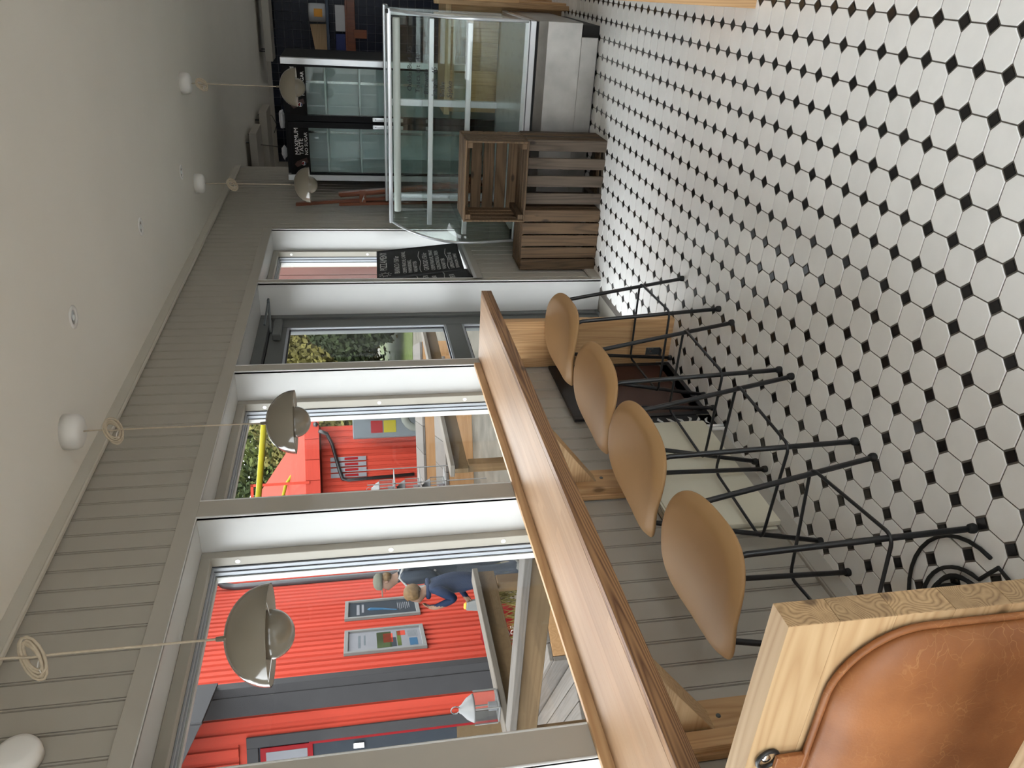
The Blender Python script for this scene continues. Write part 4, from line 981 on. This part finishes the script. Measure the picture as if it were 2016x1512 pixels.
# downpipe and dark window further along
q = B(); q.tube([(-1.90, .05, 3.95), (-1.90, .20, 3.92), (-1.90, .24, 3.80), (-1.92, .12, 3.66), (-1.93, .085, 3.5), (-1.99, .085, .2), (-1.99, .14, -.2)], .048, 12); q.build('downpipe', M_PIPE, ho, True)
wn = B(); wn.box((-3.3, .03, 1.0), (-2.34, .075, 1.1), .003); wn.box((-3.3, .03, 2.12), (-2.34, .075, 2.24), .003); wn.box((-2.46, .03, 1.1), (-2.34, .075, 2.12), .003); wn.box((-3.3, .03, 1.1), (-3.18, .075, 2.12), .003)
wn = wn.build('window_frame', M_SLATE, ho); B().box((-3.18, .044, 1.1), (-2.46, .05, 2.12)).build('window_glass', M_PDARK, wn)
B().box((-5.4, -4.7, 4.6), (2.0, .5, 4.85)).build('roof', M_SLATE, ho)
# posters
def poster(label, s0, s1, z0, z1, kind):
    t = thing('wall_poster', label, 'poster', HO+Vector((math.cos(HR), math.sin(HR), 0))*(-(s0+s1)/2)+Vector((.9026,.4305,0))*.0425, HR); t['_o'] = [0,0,0]
    w_ = (s1-s0)/2
    q = B()
    for lo, hi in (((-w_,0,z0),(-w_+.05,.04,z1)), ((w_-.05,0,z0),(w_,.04,z1)), ((-w_+.05,0,z1-.05),(w_-.05,.04,z1)), ((-w_+.05,0,z0),(w_-.05,.04,z0+.05))): q.box(lo, hi, .003)
    q.build('frame', M_FRAMEW, t)
    B().box((-w_+.05, .005, z0+.05), (w_-.05, .015, z1-.05)).build('sheet', M_PDARK if kind else M_POSTER, t)
    y = .0155
    def patch(x0, a, x1, b, m, nm='print'): B().box((x0, y, a), (x1, y+.0008, b)).build(nm, m, t)
    H_ = z1-z0
    if kind:
        q = B(); q.tube([(.12, y, z0+H_*.30), (.05, y, z0+H_*.48), (.02, y, z0+H_*.66), (.0, y, z0+H_*.70)], [.01, .02, .03, .004], 8); q.build('print', M_PBLUE, t)
        patch(-.22, z1-.20, .20, z1-.16, M_POSTER); patch(-.22, z1-.26, .12, z1-.23, M_POSTER)
        for i in range(7): patch(-.18, z0+.13+i*.026, .05+.03*(i % 3), z0+.139+i*.026, M_POSTER)
    else:
        patch(-.26, z0+H_*.42, .26, z0+H_*.60, M_LEAFD); patch(-.20, z0+H_*.40, .10, z0+H_*.52, M_RED); patch(-.05, z0+H_*.36, .25, z0+H_*.44, M_PDARK)
        patch(-.26, z0+H_*.24, -.10, z0+H_*.34, M_RED); patch(.02, z0+H_*.10, .26, z0+H_*.2, M_PBLUE); patch(-.26, z0+H_*.30, .24, z0+H_*.35, M_GRASS)
        patch(-.2, z1-.2, .2, z1-.17, M_CAB); patch(-.2, z1-.26, .12, z1-.24, M_CAB)
        for i in range(8): patch(-.24, z0+.09+i*.016, -.03, z0+.096+i*.016, M_CAB)
poster('pale information poster with photographs, left of the two on the red wall', -1.15, -.39, .81, 1.81, 0)
poster('dark information poster with a blue streak, right of the two on the red wall', .05, .79, .80, 1.82, 1)
# red bag
bgt = thing('shopping_bag', 'red bag with white ring logo standing on the ground by the red wall', 'bag', (-5.55, 6.95, GZ), math.radians(25)); bgt['_o'] = [0,0,0]
q = B(); q.box((-.26, -.12, 0), (.26, .12, .42), .03, 2); q.build('bag_body', M_REDBAG, bgt, 'auto')
B().box((-.27, -.13, .41), (.27, .13, .45), .012).build('bag_lid', M_REDBAG, bgt)
B().box((-.25, -.125, .385), (.25, -.119, .41)).build('zip', M_RUBBER, bgt)
for r_ in (.085, .045): q = B(); q.tube([(-.06+r_*math.cos(a), -.1225, .22+r_*math.sin(a)) for a in [math.radians(40+280*i/16) for i in range(17)]], .012, 6); q.build('logo_ring', M_TXT, bgt)
text('logo_lettering', 'GILDE', .09, M_TXT, bgt, basis((-.2, -.1222, .05), (1,0,0), (0,0,1)), .0005)
# stepped plank bench on the ground
sb = thing('plank_steps', 'low stepped plank platform on the ground beyond the railing', 'steps', (-4.3, 5.0, GZ), math.radians(-25)); sb['_o'] = [0,0,0]
for lvl, (y0, z) in enumerate(((-.6, .16), (-.1, .34))):
    for i in range(3): B().box((-1.1, y0+i*.16, z-.035), (1.0, y0+.15+i*.16, z), .004).build('tread', M_DECK, sb)
    B().box((-1.1, y0-.005, 0), (1.0, y0+.035, z-.036), .003).build('riser', M_DECK, sb)
    B().box((.95, y0+.04, 0), (1.0, y0+.46, z-.036), .003).build('side_board', M_PINEOUT, sb)
# plank platforms beyond the second window
for nm, x, y, sx, sy, z, lb in (('plank_platform', -6.0, 11.6, 1.7, .9, .12, 'low plank platform beyond the second window, nearer one'), ('plank_platform', -6.9, 13.6, 1.9, 1.0, .32, 'low plank platform beyond the second window, farther one')):
    t = thing(nm, lb, 'platform', (x, y, GZ), math.radians(28), 'plank platforms outside'); t['_o'] = [0,0,0]
    for i in range(7): B().box((-sx+i*sx*2/7, -sy, z+.30), (-sx+(i+1)*sx*2/7-.01, sy, z+.345), .003).build('tread', M_DECK, t)
    B().box((-sx, -sy+.01, 0), (sx, -sy+.05, z+.299), .003).build('front_board', M_PINEOUT, t); B().box((-sx, sy-.05, 0), (sx, sy-.01, z+.299), .003).build('back_board', M_PINEOUT, t)
# ---- far red building with hip roof, banners, gutter
FO = CAMP+rray(735, 1512-610)*22; FO.z = 0
fb = thing('red_boathouse', 'far red building with board roof and black gutter', 'building', FO, math.radians(34.1)); fb['_o'] = [0,0,0]
for i in range(36): inst(me_w, 'wall_board', fb, (.85-.165*i, .0, GZ), (0,0,PI), (1,1,2.9))
B().box((-6, .01, GZ), (.92, 4, 2.6)).build('core_wall', M_RED, fb)
q = B(); q.bm.verts.ensure_lookup_table()
vs = [q.bm.verts.new(p) for p in ((-6.3,-.45,2.62),(.95,-.45,2.62),(.95,-.45,3.0),(-6.3,-.45,3.0),(-6.3,3.2,5.0),(-1.4,3.2,5.0),(.95,4.3,3.0),(.95,4.3,2.62),(-6.3,4.3,2.62))]
q.bm.faces.new((vs[3],vs[2],vs[5],vs[4])); q.bm.faces.new((vs[2],vs[6],vs[5])); q.bm.faces.new((vs[0],vs[1],vs[2],vs[3])); q.bm.faces.new((vs[1],vs[7],vs[6],vs[2])); q.bm.faces.new((vs[0],vs[8],vs[7],vs[1]))
q.build('roof', M_REDR, fb)
for i in range(12): B().box((.6-.55*i, -.475, 2.62), (.6-.55*i+.53, -.452, 3.0), .003).build('fascia_board', M_REDR, fb)
B().tube([(.98, -.5, 2.7), (.98, 4.0, 2.75)], .07, 8).build('gutter', M_BLKPIPE, fb, True)
B().tube([(.80, -.52, 2.62), (.72, -.45, 2.42), (.45, -.12, 2.3), (-.3, -.1, 2.12), (-.52, -.1, 2.05), (-.56, -.1, 1.9), (-.50, -.1, .1)], .05, 8).build('downpipe', M_BLKPIPE, fb, True)
B().tube([(-1.3, .2, 3.75), (-.6, .5, 3.6), (-.35, .4, 3.42), (.1, .3, 3.25), (.5, .2, 3.12), (.9, .1, 3.02)], .045, 8).build('hose', M_YEL, fb, True)
for i in range(2): B().box((-.95+.36*i, -.5, 2.9), (-.88+.36*i, -.43, 4.4)).build('roof_post', M_RED, fb)
B().box((-.95, -.5, 4.33), (-.52, -.43, 4.4)).build('roof_post', M_RED, fb)
for i in range(4):
    x = .02-.15*i
    t = B(); t.box((x-.055, -.075, 1.40), (x+.055, -.06, 2.36)); o = t.build('banner', M_POSTER, fb)
    B().box((x-.03, -.078, 1.62), (x+.035, -.0752, 1.98)).build('banner_print', M_REDBAG, o)
cb = thing('electrical_cabinet', 'grey cabinet with a red and yellow sticker by the far red building', 'cabinet', FO+Vector((.83,.56,0))*.95+Vector((.56,-.83,0))*.8, math.radians(34.1)); cb['_o'] = [0,0,0]
B().box((-.42, -.35, GZ), (.45, .35, 1.72), .02).build('housing', M_CAB, cb); B().box((-.30, -.357, .95), (.02, -.351, 1.25)).build('sticker', M_REDBAG, cb); B().box((-.30, -.357, .60), (.02, -.351, .92)).build('sticker', M_YEL, cb)
q = B()
for i in range(32): q.tube([(.62+.30*math.cos(a*PI/8), -.8+.30*math.sin(a*PI/8), GZ+.034+i*.055) for a in range(16)], .034, 6, closed=True)
for v in q.bm.verts: v.co = Matrix.Translation(cb.location) @ Matrix.Rotation(math.radians(34.1), 4, 'Z') @ v.co
tag(q.build('rope_drum', M_BLUEROPE, None, True), 'ribbed blue drum beside the grey cabinet', 'drum')
q = B(); q.tube([(.10+.34*math.cos(a*PI/8), -.95, .10+.30*math.sin(a*PI/8)) for a in range(16)], .10, 8, closed=True)
for v in q.bm.verts: v.co = Matrix.Translation(cb.location) @ Matrix.Rotation(math.radians(34.1), 4, 'Z') @ v.co
tag(q.build('mooring_rope', M_GREYROPE, None, True), 'thick grey rope ring leaning at the grey cabinet', 'rope')
bo = thing('yellow_barrier', 'long yellow barrier pole above the far roof', 'pole', CAMP+rray(514, 905)*19)
p0 = CAMP+rray(508, 990)*19; p1 = CAMP+rray(521, 815)*19
B().tube([p0, p1], .07, 8).build('pole', M_YEL, bo, True); B().tube([p0, (p0.x, p0.y, GZ)], .09, 8).build('post', M_YEL, bo, True)
# red outer boards of the kitchen wing, far window's reflection and haze painted in
wg = thing('kitchen_wing', 'red outer boards of the kitchen wing, painted pinker for haze in the far window', 'wall', (-.65, YK-.2, 0)); wg['_o'] = [0,0,0]; wg.location = (0,0,0)
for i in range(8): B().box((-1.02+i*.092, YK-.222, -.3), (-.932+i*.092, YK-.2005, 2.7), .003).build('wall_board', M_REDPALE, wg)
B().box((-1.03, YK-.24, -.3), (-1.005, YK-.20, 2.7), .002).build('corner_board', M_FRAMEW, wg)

# ---- trees and grass
def tree(label, x, y, h_, r_, mt, n_, seed, trunk=True, grp='trees beyond the buildings'):
    rnd = random.Random(seed); t = thing('leafy_tree', label, 'tree', (x, y, GZ), group=grp); t['_o'] = [0,0,0]
    q = B(); bm = q.bm
    for i in range(n_):
        while True:
            p = Vector((rnd.uniform(-1,1), rnd.uniform(-1,1), rnd.uniform(-1,1)))
            if .35 < p.length < 1: break
        p *= 1+.18*math.sin(p.x*7+seed)*math.cos(p.z*6)
        c_ = Vector((p.x*r_, p.y*r_, h_*.52+p.z*h_*.48)); s_ = rnd.uniform(.08, .2)*(.7+h_*.03)
        u = Vector((rnd.uniform(-1,1), rnd.uniform(-1,1), rnd.uniform(-1,1))).normalized(); v = u.orthogonal().normalized()
        bm.faces.new([bm.verts.new(c_+(u*a+v*b)*s_) for a, b in ((-1,-.1),(0,-.6),(1,.1),(0,.6))])
    me = bpy.data.meshes.new('foliage'); bm.to_mesh(me); bm.free(); me.materials.append(mt)
    o = bpy.data.objects.new('foliage', me); COL.objects.link(o); o.parent = t; o['kind'] = 'stuff'
    q = B(); q.tube([(0,0,0), (.1,.05,h_*.3), (0,.1,h_*.6)], [.16, .12, .05], 8); q.build('trunk', M_TRUNK, t, True)
TR = [(-15.5, 31, 7, 3.2, M_LEAFY, 'yellowish tree behind the meadow, left in the door glass'), (-12.5, 33, 8.5, 3.4, M_LEAFY, 'tall yellow-green tree in the middle of the door glass'), (-9.5, 33, 8, 3.0, M_LEAF, 'green tree at the right of the door glass'), (-11, 30, 4.0, 2.2, M_LEAFD, 'dark low bush at the edge of the meadow'),
      (-6.5, 34, 8, 3, M_LEAFY, 'yellow-leaved tree at the edge of the far window'), (-4, 36, 8, 3.2, M_LEAF, 'green tree far behind the far window'),
      (-19, 34, 9, 3.8, M_LEAF, 'light green tree above the far red roof, right one'), (-22.5, 32, 9, 3.6, M_LEAFD, 'dark green tree above the far red roof, middle one'), (-26, 30, 10, 4.2, M_LEAF, 'light green tree above the far red roof, left one'), (-30, 34, 13, 6, M_LEAFD, 'large dark tree behind the far red roof'), (-20, 40, 13, 6, M_LEAFD, 'large dark tree farthest behind the boathouse'), (-13, 42, 12, 6, M_LEAFD, 'large dark tree farthest behind the meadow'), (-6, 44, 12, 6, M_LEAFD, 'large dark tree farthest behind the shed')]
for i, (x, y, h_, r_, mt_, lb) in enumerate(TR): tree(lb, x, y, h_, r_, mt_, 9000 if r_ < 5 else 14000, i+3)
q = B(); rnd = random.Random(5)
for i in range(1500):
    s_ = rnd.uniform(-1.6, 4.5); t_ = rnd.uniform(.05, .75); b_ = HO+Vector((-.4305,.9026,0))*s_+Vector((.9026,.4305,0))*t_; h_ = rnd.uniform(.10, .34); a = rnd.uniform(0, 2*PI); l_ = rnd.uniform(-.12, .12)
    q.bm.faces.new([q.bm.verts.new(p) for p in ((b_.x, b_.y, GZ), (b_.x+.02*math.cos(a), b_.y+.02*math.sin(a), GZ), (b_.x+l_, b_.y+l_*.5, GZ+h_))])
me = bpy.data.meshes.new('grass_strip'); q.bm.to_mesh(me); q.bm.free(); me.materials.append(M_LEAFY); o = bpy.data.objects.new('grass_strip', me); COL.objects.link(o); tag(o, 'tufts of yellowing grass along the foot of the red wall', 'grass', None, 'stuff')

# ================================================================== PEOPLE outside the window
def body(name, parent, J, E, mats_fn, mats):
    me = bpy.data.meshes.new(name); names = list(J); me.from_pydata([J[k][0] for k in names], [(names.index(a), names.index(b)) for a, b in E], [])
    o = bpy.data.objects.new(name, me); COL.objects.link(o)
    sk = o.modifiers.new('skin', 'SKIN'); sk.use_smooth_shade = True
    lay = me.skin_vertices[0].data
    for i, k in enumerate(names):
        r_ = J[k][1]; lay[i].radius = r_ if isinstance(r_, tuple) else (r_, r_); lay[i].use_root = (k == 'pelvis')
    sb_ = o.modifiers.new('sub', 'SUBSURF'); sb_.levels = 2; sb_.render_levels = 2
    m2 = bpy.data.meshes.new_from_object(o.evaluated_get(bpy.context.evaluated_depsgraph_get()))
    bpy.data.objects.remove(o)
    m2.materials.clear()
    for m in mats: m2.materials.append(m)
    for p in m2.polygons: p.material_index = mats_fn(p.center); p.use_smooth = True
    o2 = bpy.data.objects.new(name, m2); COL.objects.link(o2); o2.parent = parent; return o2
def fingers(J, E, wrist, hand, side, d, n):
    """five short finger chains from the palm"""
    d = Vector(d).normalized(); n = Vector(n).normalized(); c = d.cross(n)
    for i, (off, ln) in enumerate(((-.024, .055), (-.009, .066), (.007, .062), (.022, .05))):
        a = Vector(J[hand][0])+c*off; J[f'{side}f{i}a'] = (a+d*.025, .0085); J[f'{side}f{i}b'] = (a+d*(.025+ln*.6)+n*.008, .008); J[f'{side}f{i}c'] = (a+d*(.02+ln)+n*.024, .0065)
        E += [(hand, f'{side}f{i}a'), (f'{side}f{i}a', f'{side}f{i}b'), (f'{side}f{i}b', f'{side}f{i}c')]
    a = Vector(J[hand][0])-c*.03; J[side+'ta'] = (a+d*.0+n*.012, .010); J[side+'tb'] = (a+d*.03+n*.025, .0085); E += [(hand, side+'ta'), (side+'ta', side+'tb')]
FACE = math.atan2(-.48, -.877)
# man, side view, looking down
man = thing('person', 'person in khaki cap, dark jacket, jeans and cream backpack standing by the red wall', 'person', (-4.55, 6.95, GZ), FACE); man['_o'] = [0,0,0]
J = {'pelvis': ((0,0,.93), (.15,.13)), 'spine': ((.0,0,1.12), (.155,.13)), 'chest': ((.015,0,1.30), (.18,.135)), 'neck0': ((.03,0,1.44), (.08,.075)), 'neck': ((.055,0,1.50), .055), 'jaw': ((.085,0,1.555), (.07,.072)), 'head': ((.085,0,1.635), (.082,.092)), 'crown': ((.06,0,1.70), (.06,.068)), 'nose': ((.183,0,1.60), .014)}
E = [('pelvis','spine'), ('spine','chest'), ('chest','neck0'), ('neck0','neck'), ('neck','jaw'), ('jaw','head'), ('head','crown'), ('jaw','nose')]
for s_, sy in (('l', 1), ('r', -1)):
    J[s_+'sh'] = ((.01, sy*.185, 1.385), .072); J[s_+'el'] = ((-.03, sy*.235, 1.11), .056); J[s_+'wr'] = ((.12, sy*.20, .93), .038); J[s_+'hand'] = ((.175, sy*.19, .89), (.036,.022))
    J[s_+'hip'] = ((.0, sy*.095, .86), .095); J[s_+'kn'] = ((.03 if sy > 0 else -.02, sy*.10, .49), .068); J[s_+'an'] = ((-.01 if sy > 0 else -.10, sy*.10, .10), .048); J[s_+'toe'] = ((.15 if sy > 0 else .07, sy*.11, .045), .043); J[s_+'heel'] = ((-.05 if sy > 0 else -.14, sy*.10, .05), .042)
    E += [('chest', s_+'sh'), (s_+'sh', s_+'el'), (s_+'el', s_+'wr'), (s_+'wr', s_+'hand'), ('pelvis', s_+'hip'), (s_+'hip', s_+'kn'), (s_+'kn', s_+'an'), (s_+'an', s_+'toe'), (s_+'an', s_+'heel')]
    fingers(J, E, s_+'wr', s_+'hand', s_, (.75,0,-.6), (0,-sy,0))
def mf(c):
    if c.z > 1.475: return 0
    if c.z < .10: return 3
    if c.x > .13 and c.z > .7: return 0
    return 1 if c.z > .82 else 2
body('body', man, J, E, mf, [M_SKIN, M_JACKET, M_JEANS, M_SHOE])
q = B(); q.lathe([(.096, 0), (.099, .03), (.092, .065), (.06, .095), (0, .105)], 20, (.075, 0, 1.655)); cap = q.build('cap', M_CAP, man, True)
q = B(); q.prism([(.15, -.07), (.235, -.055), (.255, 0), (.235, .055), (.15, .07)], 'Z', 1.652, 1.664, .003); q.build('cap_brim', M_CAP, cap)
q = B(); q.ball((-.215, 0, 1.22), .16, (.62, .95, 1.35), 16); pk_ = q.build('backpack', M_PACK, man, True)
for sy in (-1, 1): q = B(); q.tube([(-.13, sy*.13, 1.40), (.02, sy*.14, 1.46), (.14, sy*.14, 1.36), (.13, sy*.15, 1.18), (-.05, sy*.17, 1.05)], .016, 6); q.build('strap', M_SHOE, pk_, True)
q = B(); q.tube([(.165, .075, 1.625), (.185, .04, 1.622), (.185, .01, 1.622)], .004, 5); q.tube([(.165, -.075, 1.625), (.185, -.04, 1.622), (.185, -.01, 1.622)], .004, 5); q.tube([(.165, -.075, 1.627), (.05, -.088, 1.632)], .003, 5); q.build('glasses', M_RUBBER, man)
for sy in (-1, 1): q = B(); q.ball((.065, sy*.088, 1.605), .022, (.7, .35, 1.2), 8); q.build('ear', M_SKIN, man, True)
q = B(); q.ball((.03, 0, 1.60), .084, (.7, 1.05, .75), 12); q.build('hair', M_HAIR, man, True)
# child, eating, holding a paper bag
ch = thing('person', 'child with blond hair and dark blue jacket eating from a paper bag beside the man', 'person', (-4.28, 6.45, GZ), FACE); ch['_o'] = [0,0,0]
J = {'pelvis': ((0,0,.76), (.125,.105)), 'spine': ((.0,0,.92), (.13,.11)), 'chest': ((.02,0,1.06), (.15,.115)), 'neck0': ((.05,0,1.17), (.065,.06)), 'neck': ((.08,0,1.215), .046), 'jaw': ((.115,0,1.255), (.062,.064)), 'head': ((.115,0,1.33), (.078,.084)), 'crown': ((.09,0,1.395), (.058,.066)), 'nose': ((.20,0,1.285), .011)}
E = [('pelvis','spine'), ('spine','chest'), ('chest','neck0'), ('neck0','neck'), ('neck','jaw'), ('jaw','head'), ('head','crown'), ('jaw','nose')]
arm = {'l': ((.02,.15,1.11), (.13,.22,.90), (.235,.10,1.11), (.235,.06,1.16)), 'r': ((.02,-.15,1.11), (.02,-.21,.88), (.19,-.16,.76), (.25,-.15,.73))}
for s_, sy in (('l', 1), ('r', -1)):
    a = arm[s_]; J[s_+'sh'] = (a[0], .062); J[s_+'el'] = (a[1], .050); J[s_+'wr'] = (a[2], .033); J[s_+'hand'] = (a[3], (.030,.019))
    J[s_+'hip'] = ((.0, sy*.08, .70), .08); J[s_+'kn'] = ((.02, sy*.085, .40), .056); J[s_+'an'] = ((-.01, sy*.085, .085), .04); J[s_+'toe'] = ((.12, sy*.09, .04), .036)
    E += [('chest', s_+'sh'), (s_+'sh', s_+'el'), (s_+'el', s_+'wr'), (s_+'wr', s_+'hand'), ('pelvis', s_+'hip'), (s_+'hip', s_+'kn'), (s_+'kn', s_+'an'), (s_+'an', s_+'toe')]
    fingers(J, E, s_+'wr', s_+'hand', s_, (-.2,-.3,1) if s_ == 'l' else (.8,0,-.5), (-1,0,0) if s_ == 'l' else (0,1,0))
def cf_(c):
    if c.z > 1.195 and abs(c.y) < .095: return 0
    if c.x > .215 and c.z > .6: return 0
    if c.z < .085: return 3
    return 1 if c.z > .66 else 2
body('body', ch, J, E, cf_, [M_SKIN, M_JACKETB, M_JEANS, M_SHOE])
q = B(); q.ball((.085, 0, 1.345), .102, (.98, 1.0, .98), 18)
bmesh.ops.delete(q.bm, geom=[v for v in q.bm.verts if v.co.x > .155 and v.co.z < 1.375 or v.co.z < 1.27 and v.co.x > .06], context='VERTS')
hr = q.build('hair', M_HAIR, ch, True); md = hr.modifiers.new('s', 'SOLIDIFY'); md.thickness = .012
q = B(); q.tube([(.05+.09*math.cos(a*PI/8), .085*math.sin(a*PI/8), 1.175) for a in range(16)], .028, 8, closed=True); q.build('collar', M_JACKETB, ch, True)
pb_ = thing('snack_bag', 'white paper snack bag held by the child', 'paper bag', ch.location+Matrix.Rotation(FACE, 3, 'Z') @ Vector((.31, -.15, .60)), FACE); pb_['_o'] = [0,0,0]
q = B(); q.prism([(-.035, .14), (.055, .15), (.075, 0), (-.06, .0)], 'Y', -.03, .03, .006); q.build('paper', M_SHOE, pb_)
q = B(); q.prism([(-.03, .141), (.045, .15), (.04, .175), (-.015, .17)], 'Y', -.02, .02, .005); q.build('snack', M_ORANGE, pb_)
